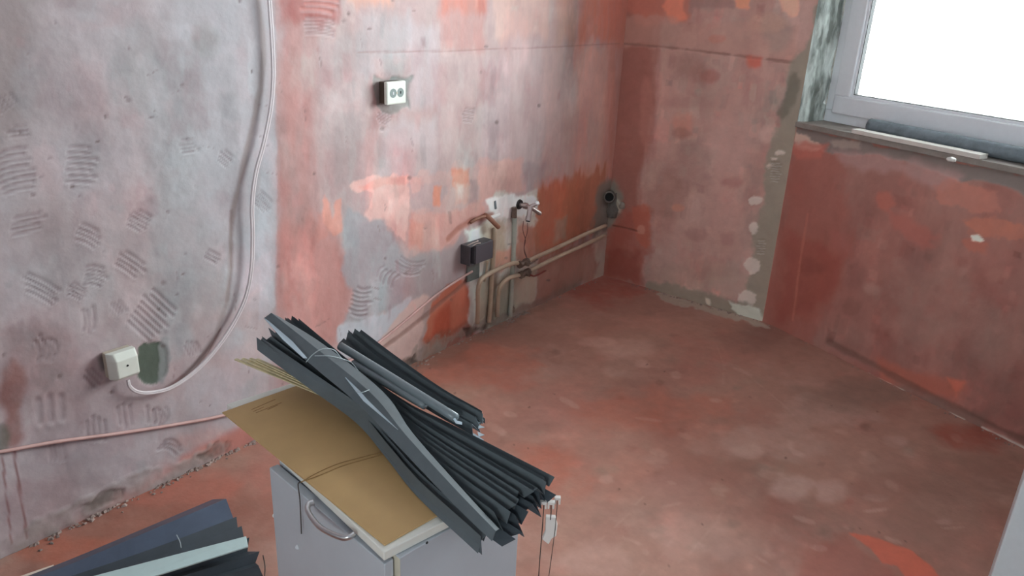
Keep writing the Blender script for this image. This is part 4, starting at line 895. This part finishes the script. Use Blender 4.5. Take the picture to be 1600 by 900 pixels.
# elbow with white end on the left pipe
v = thing('pipe_elbow', 'brown pipe elbow with a white plastic end above the left vertical pipe', 'pipe elbow', LW(772, 345, .01))
rust = new_mat('rusty_pipe', .55, tuple(lin((150, 104, 84))), noise=.2, nscale=30)
tube('elbow', [LW(758, 336, .005), LW(764, 340, .03), LW(772, 348, .045), LW(779, 355, .05)], .011, rust, v, 12, 6)
cyls('plastic_end', [(LW(765, 341, .03), LW(781, 335, .05), .009, .0085)], pw, v)
tube('hose', [LW(735, 348, .004), LW(745, 342, .012), LW(758, 338, .016), LW(766, 341, .02)], .007, rust, v, 10, 5)
cyls('hook', [(LW(774, 326, .004), LW(773, 314, .004), .007, .006)], new_mat('grey_plastic', .5, tuple(lin((112, 122, 126)))), v, 8)
o = lump('filler_lump', LW(800, 485, .012), (.02, .014, .02), new_mat('grey_filler', .8, tuple(lin((140, 124, 110)))), 6); tag(o, 'grey lump of filler at the foot of the right vertical pipe', 'filler lump')

# drain pipe in the corner
dpm = new_mat('grey_mortar_pipe', .8, tuple(lin((112, 104, 98))), noise=.15, nscale=30, bump=.5)
c = MW(956, 306, .03); c[1] = -.055; dirn = np.array([-.80, -.45, .22]); dirn /= np.linalg.norm(dirn)
c = plane(952, 308, (-.070, -.065, .47), dirn)
v = thing('drain_pipe', 'open end of a grey drain pipe sticking out of the wall corner', 'pipe', c)
k = 24; q_ = np.cross(dirn, up); q_ /= np.linalg.norm(q_); r_ = np.cross(q_, dirn)
V, Fc = [], []
for (dd, rr_) in ((-.10, .038), (0, .030), (0, .024), (-.055, .024)):
    for i in range(k): an = 2*math.pi*i/k; V.append(c+dirn*dd+rr_*(q_*math.cos(an)+r_*math.sin(an)))
for s in range(3):
    for i in range(k): Fc.append((s*k+i, s*k+(i+1) % k, (s+1)*k+(i+1) % k, (s+1)*k+i))
Fc.append(tuple(range(3*k, 4*k)))
o = mesh_obj('pipe_end', V, Fc, dpm, v); o.modifiers.new('edges', 'EDGE_SPLIT')
cyls('pipe_bore', [(c-dirn*.02, c-dirn*.0195, .0239, .0239)], blackm, v)
o = lump('mortar_lump', np.array([.0, -.022, .405]), (.034, .045, .10), dpm, 12, 3); o.name = 'mortar_collar'; attach(o, v)
o = lump('mortar_lump', MW(972, 322, .01), (.02, .018, .025), new_mat('light_mortar', .8, tuple(lin((150, 140, 130))), noise=.15), 14); tag(o, 'small light mortar lump on the wall right of the drain pipe', 'mortar')

# crumbs of plaster along the foot of the walls
rr = random.Random(11); V, Fc = [], []
def crumb(c, s):
    b = len(V); vs = [(-1, -1, 0), (1, -1, 0), (1, 1, 0), (-1, 1, 0), (-.5, -.6, 1), (.6, -.5, .8), (.5, .6, 1.1), (-.6, .5, .7)]
    an = rr.uniform(0, 6.3)
    for x, y, z in vs:
        x *= rr.uniform(.6, 1.2); y *= rr.uniform(.6, 1.2); V.append((c[0]+s*(1.5*x*math.cos(an)-y*math.sin(an)), c[1]+s*(x*math.sin(an)+y*math.cos(an)), max(c[2], 0)+s*z))
    Fc.extend([tuple(q+b for q in f) for f in ((3, 2, 1, 0), (4, 5, 6, 7), (0, 1, 5, 4), (1, 2, 6, 5), (2, 3, 7, 6), (3, 0, 4, 7))])
for (xa, xb, n_) in ((-3.1, -2.2, 170), (-1.85, -.75, 200), (-.7, -.1, 14)):
    for i in range(n_):
        x = rr.uniform(xa, xb); crumb((x, -abs(rr.gauss(.004, .012))-.002-(.03 if rr.random() < .06 else 0), -.001), rr.uniform(.0015, .0065))
for i in range(50):
    u_ = rr.uniform(.15, .95); crumb((-rr.uniform(.004, .03), -u_, -.001), rr.uniform(.002, .006))
for i in range(40):
    u_ = rr.uniform(.05, 1.4); p = K+WD*u_-NO*rr.uniform(.010, .028); crumb((p[0], p[1], -.001), rr.uniform(.0015, .004))
o = mesh_obj('plaster_crumbs', V, Fc, new_mat('crumbs', .85, tuple(lin((156, 136, 128))), noise=.35, nscale=8)); tag(o, 'small crumbs of plaster scattered along the foot of the walls', 'rubble', kind='stuff')
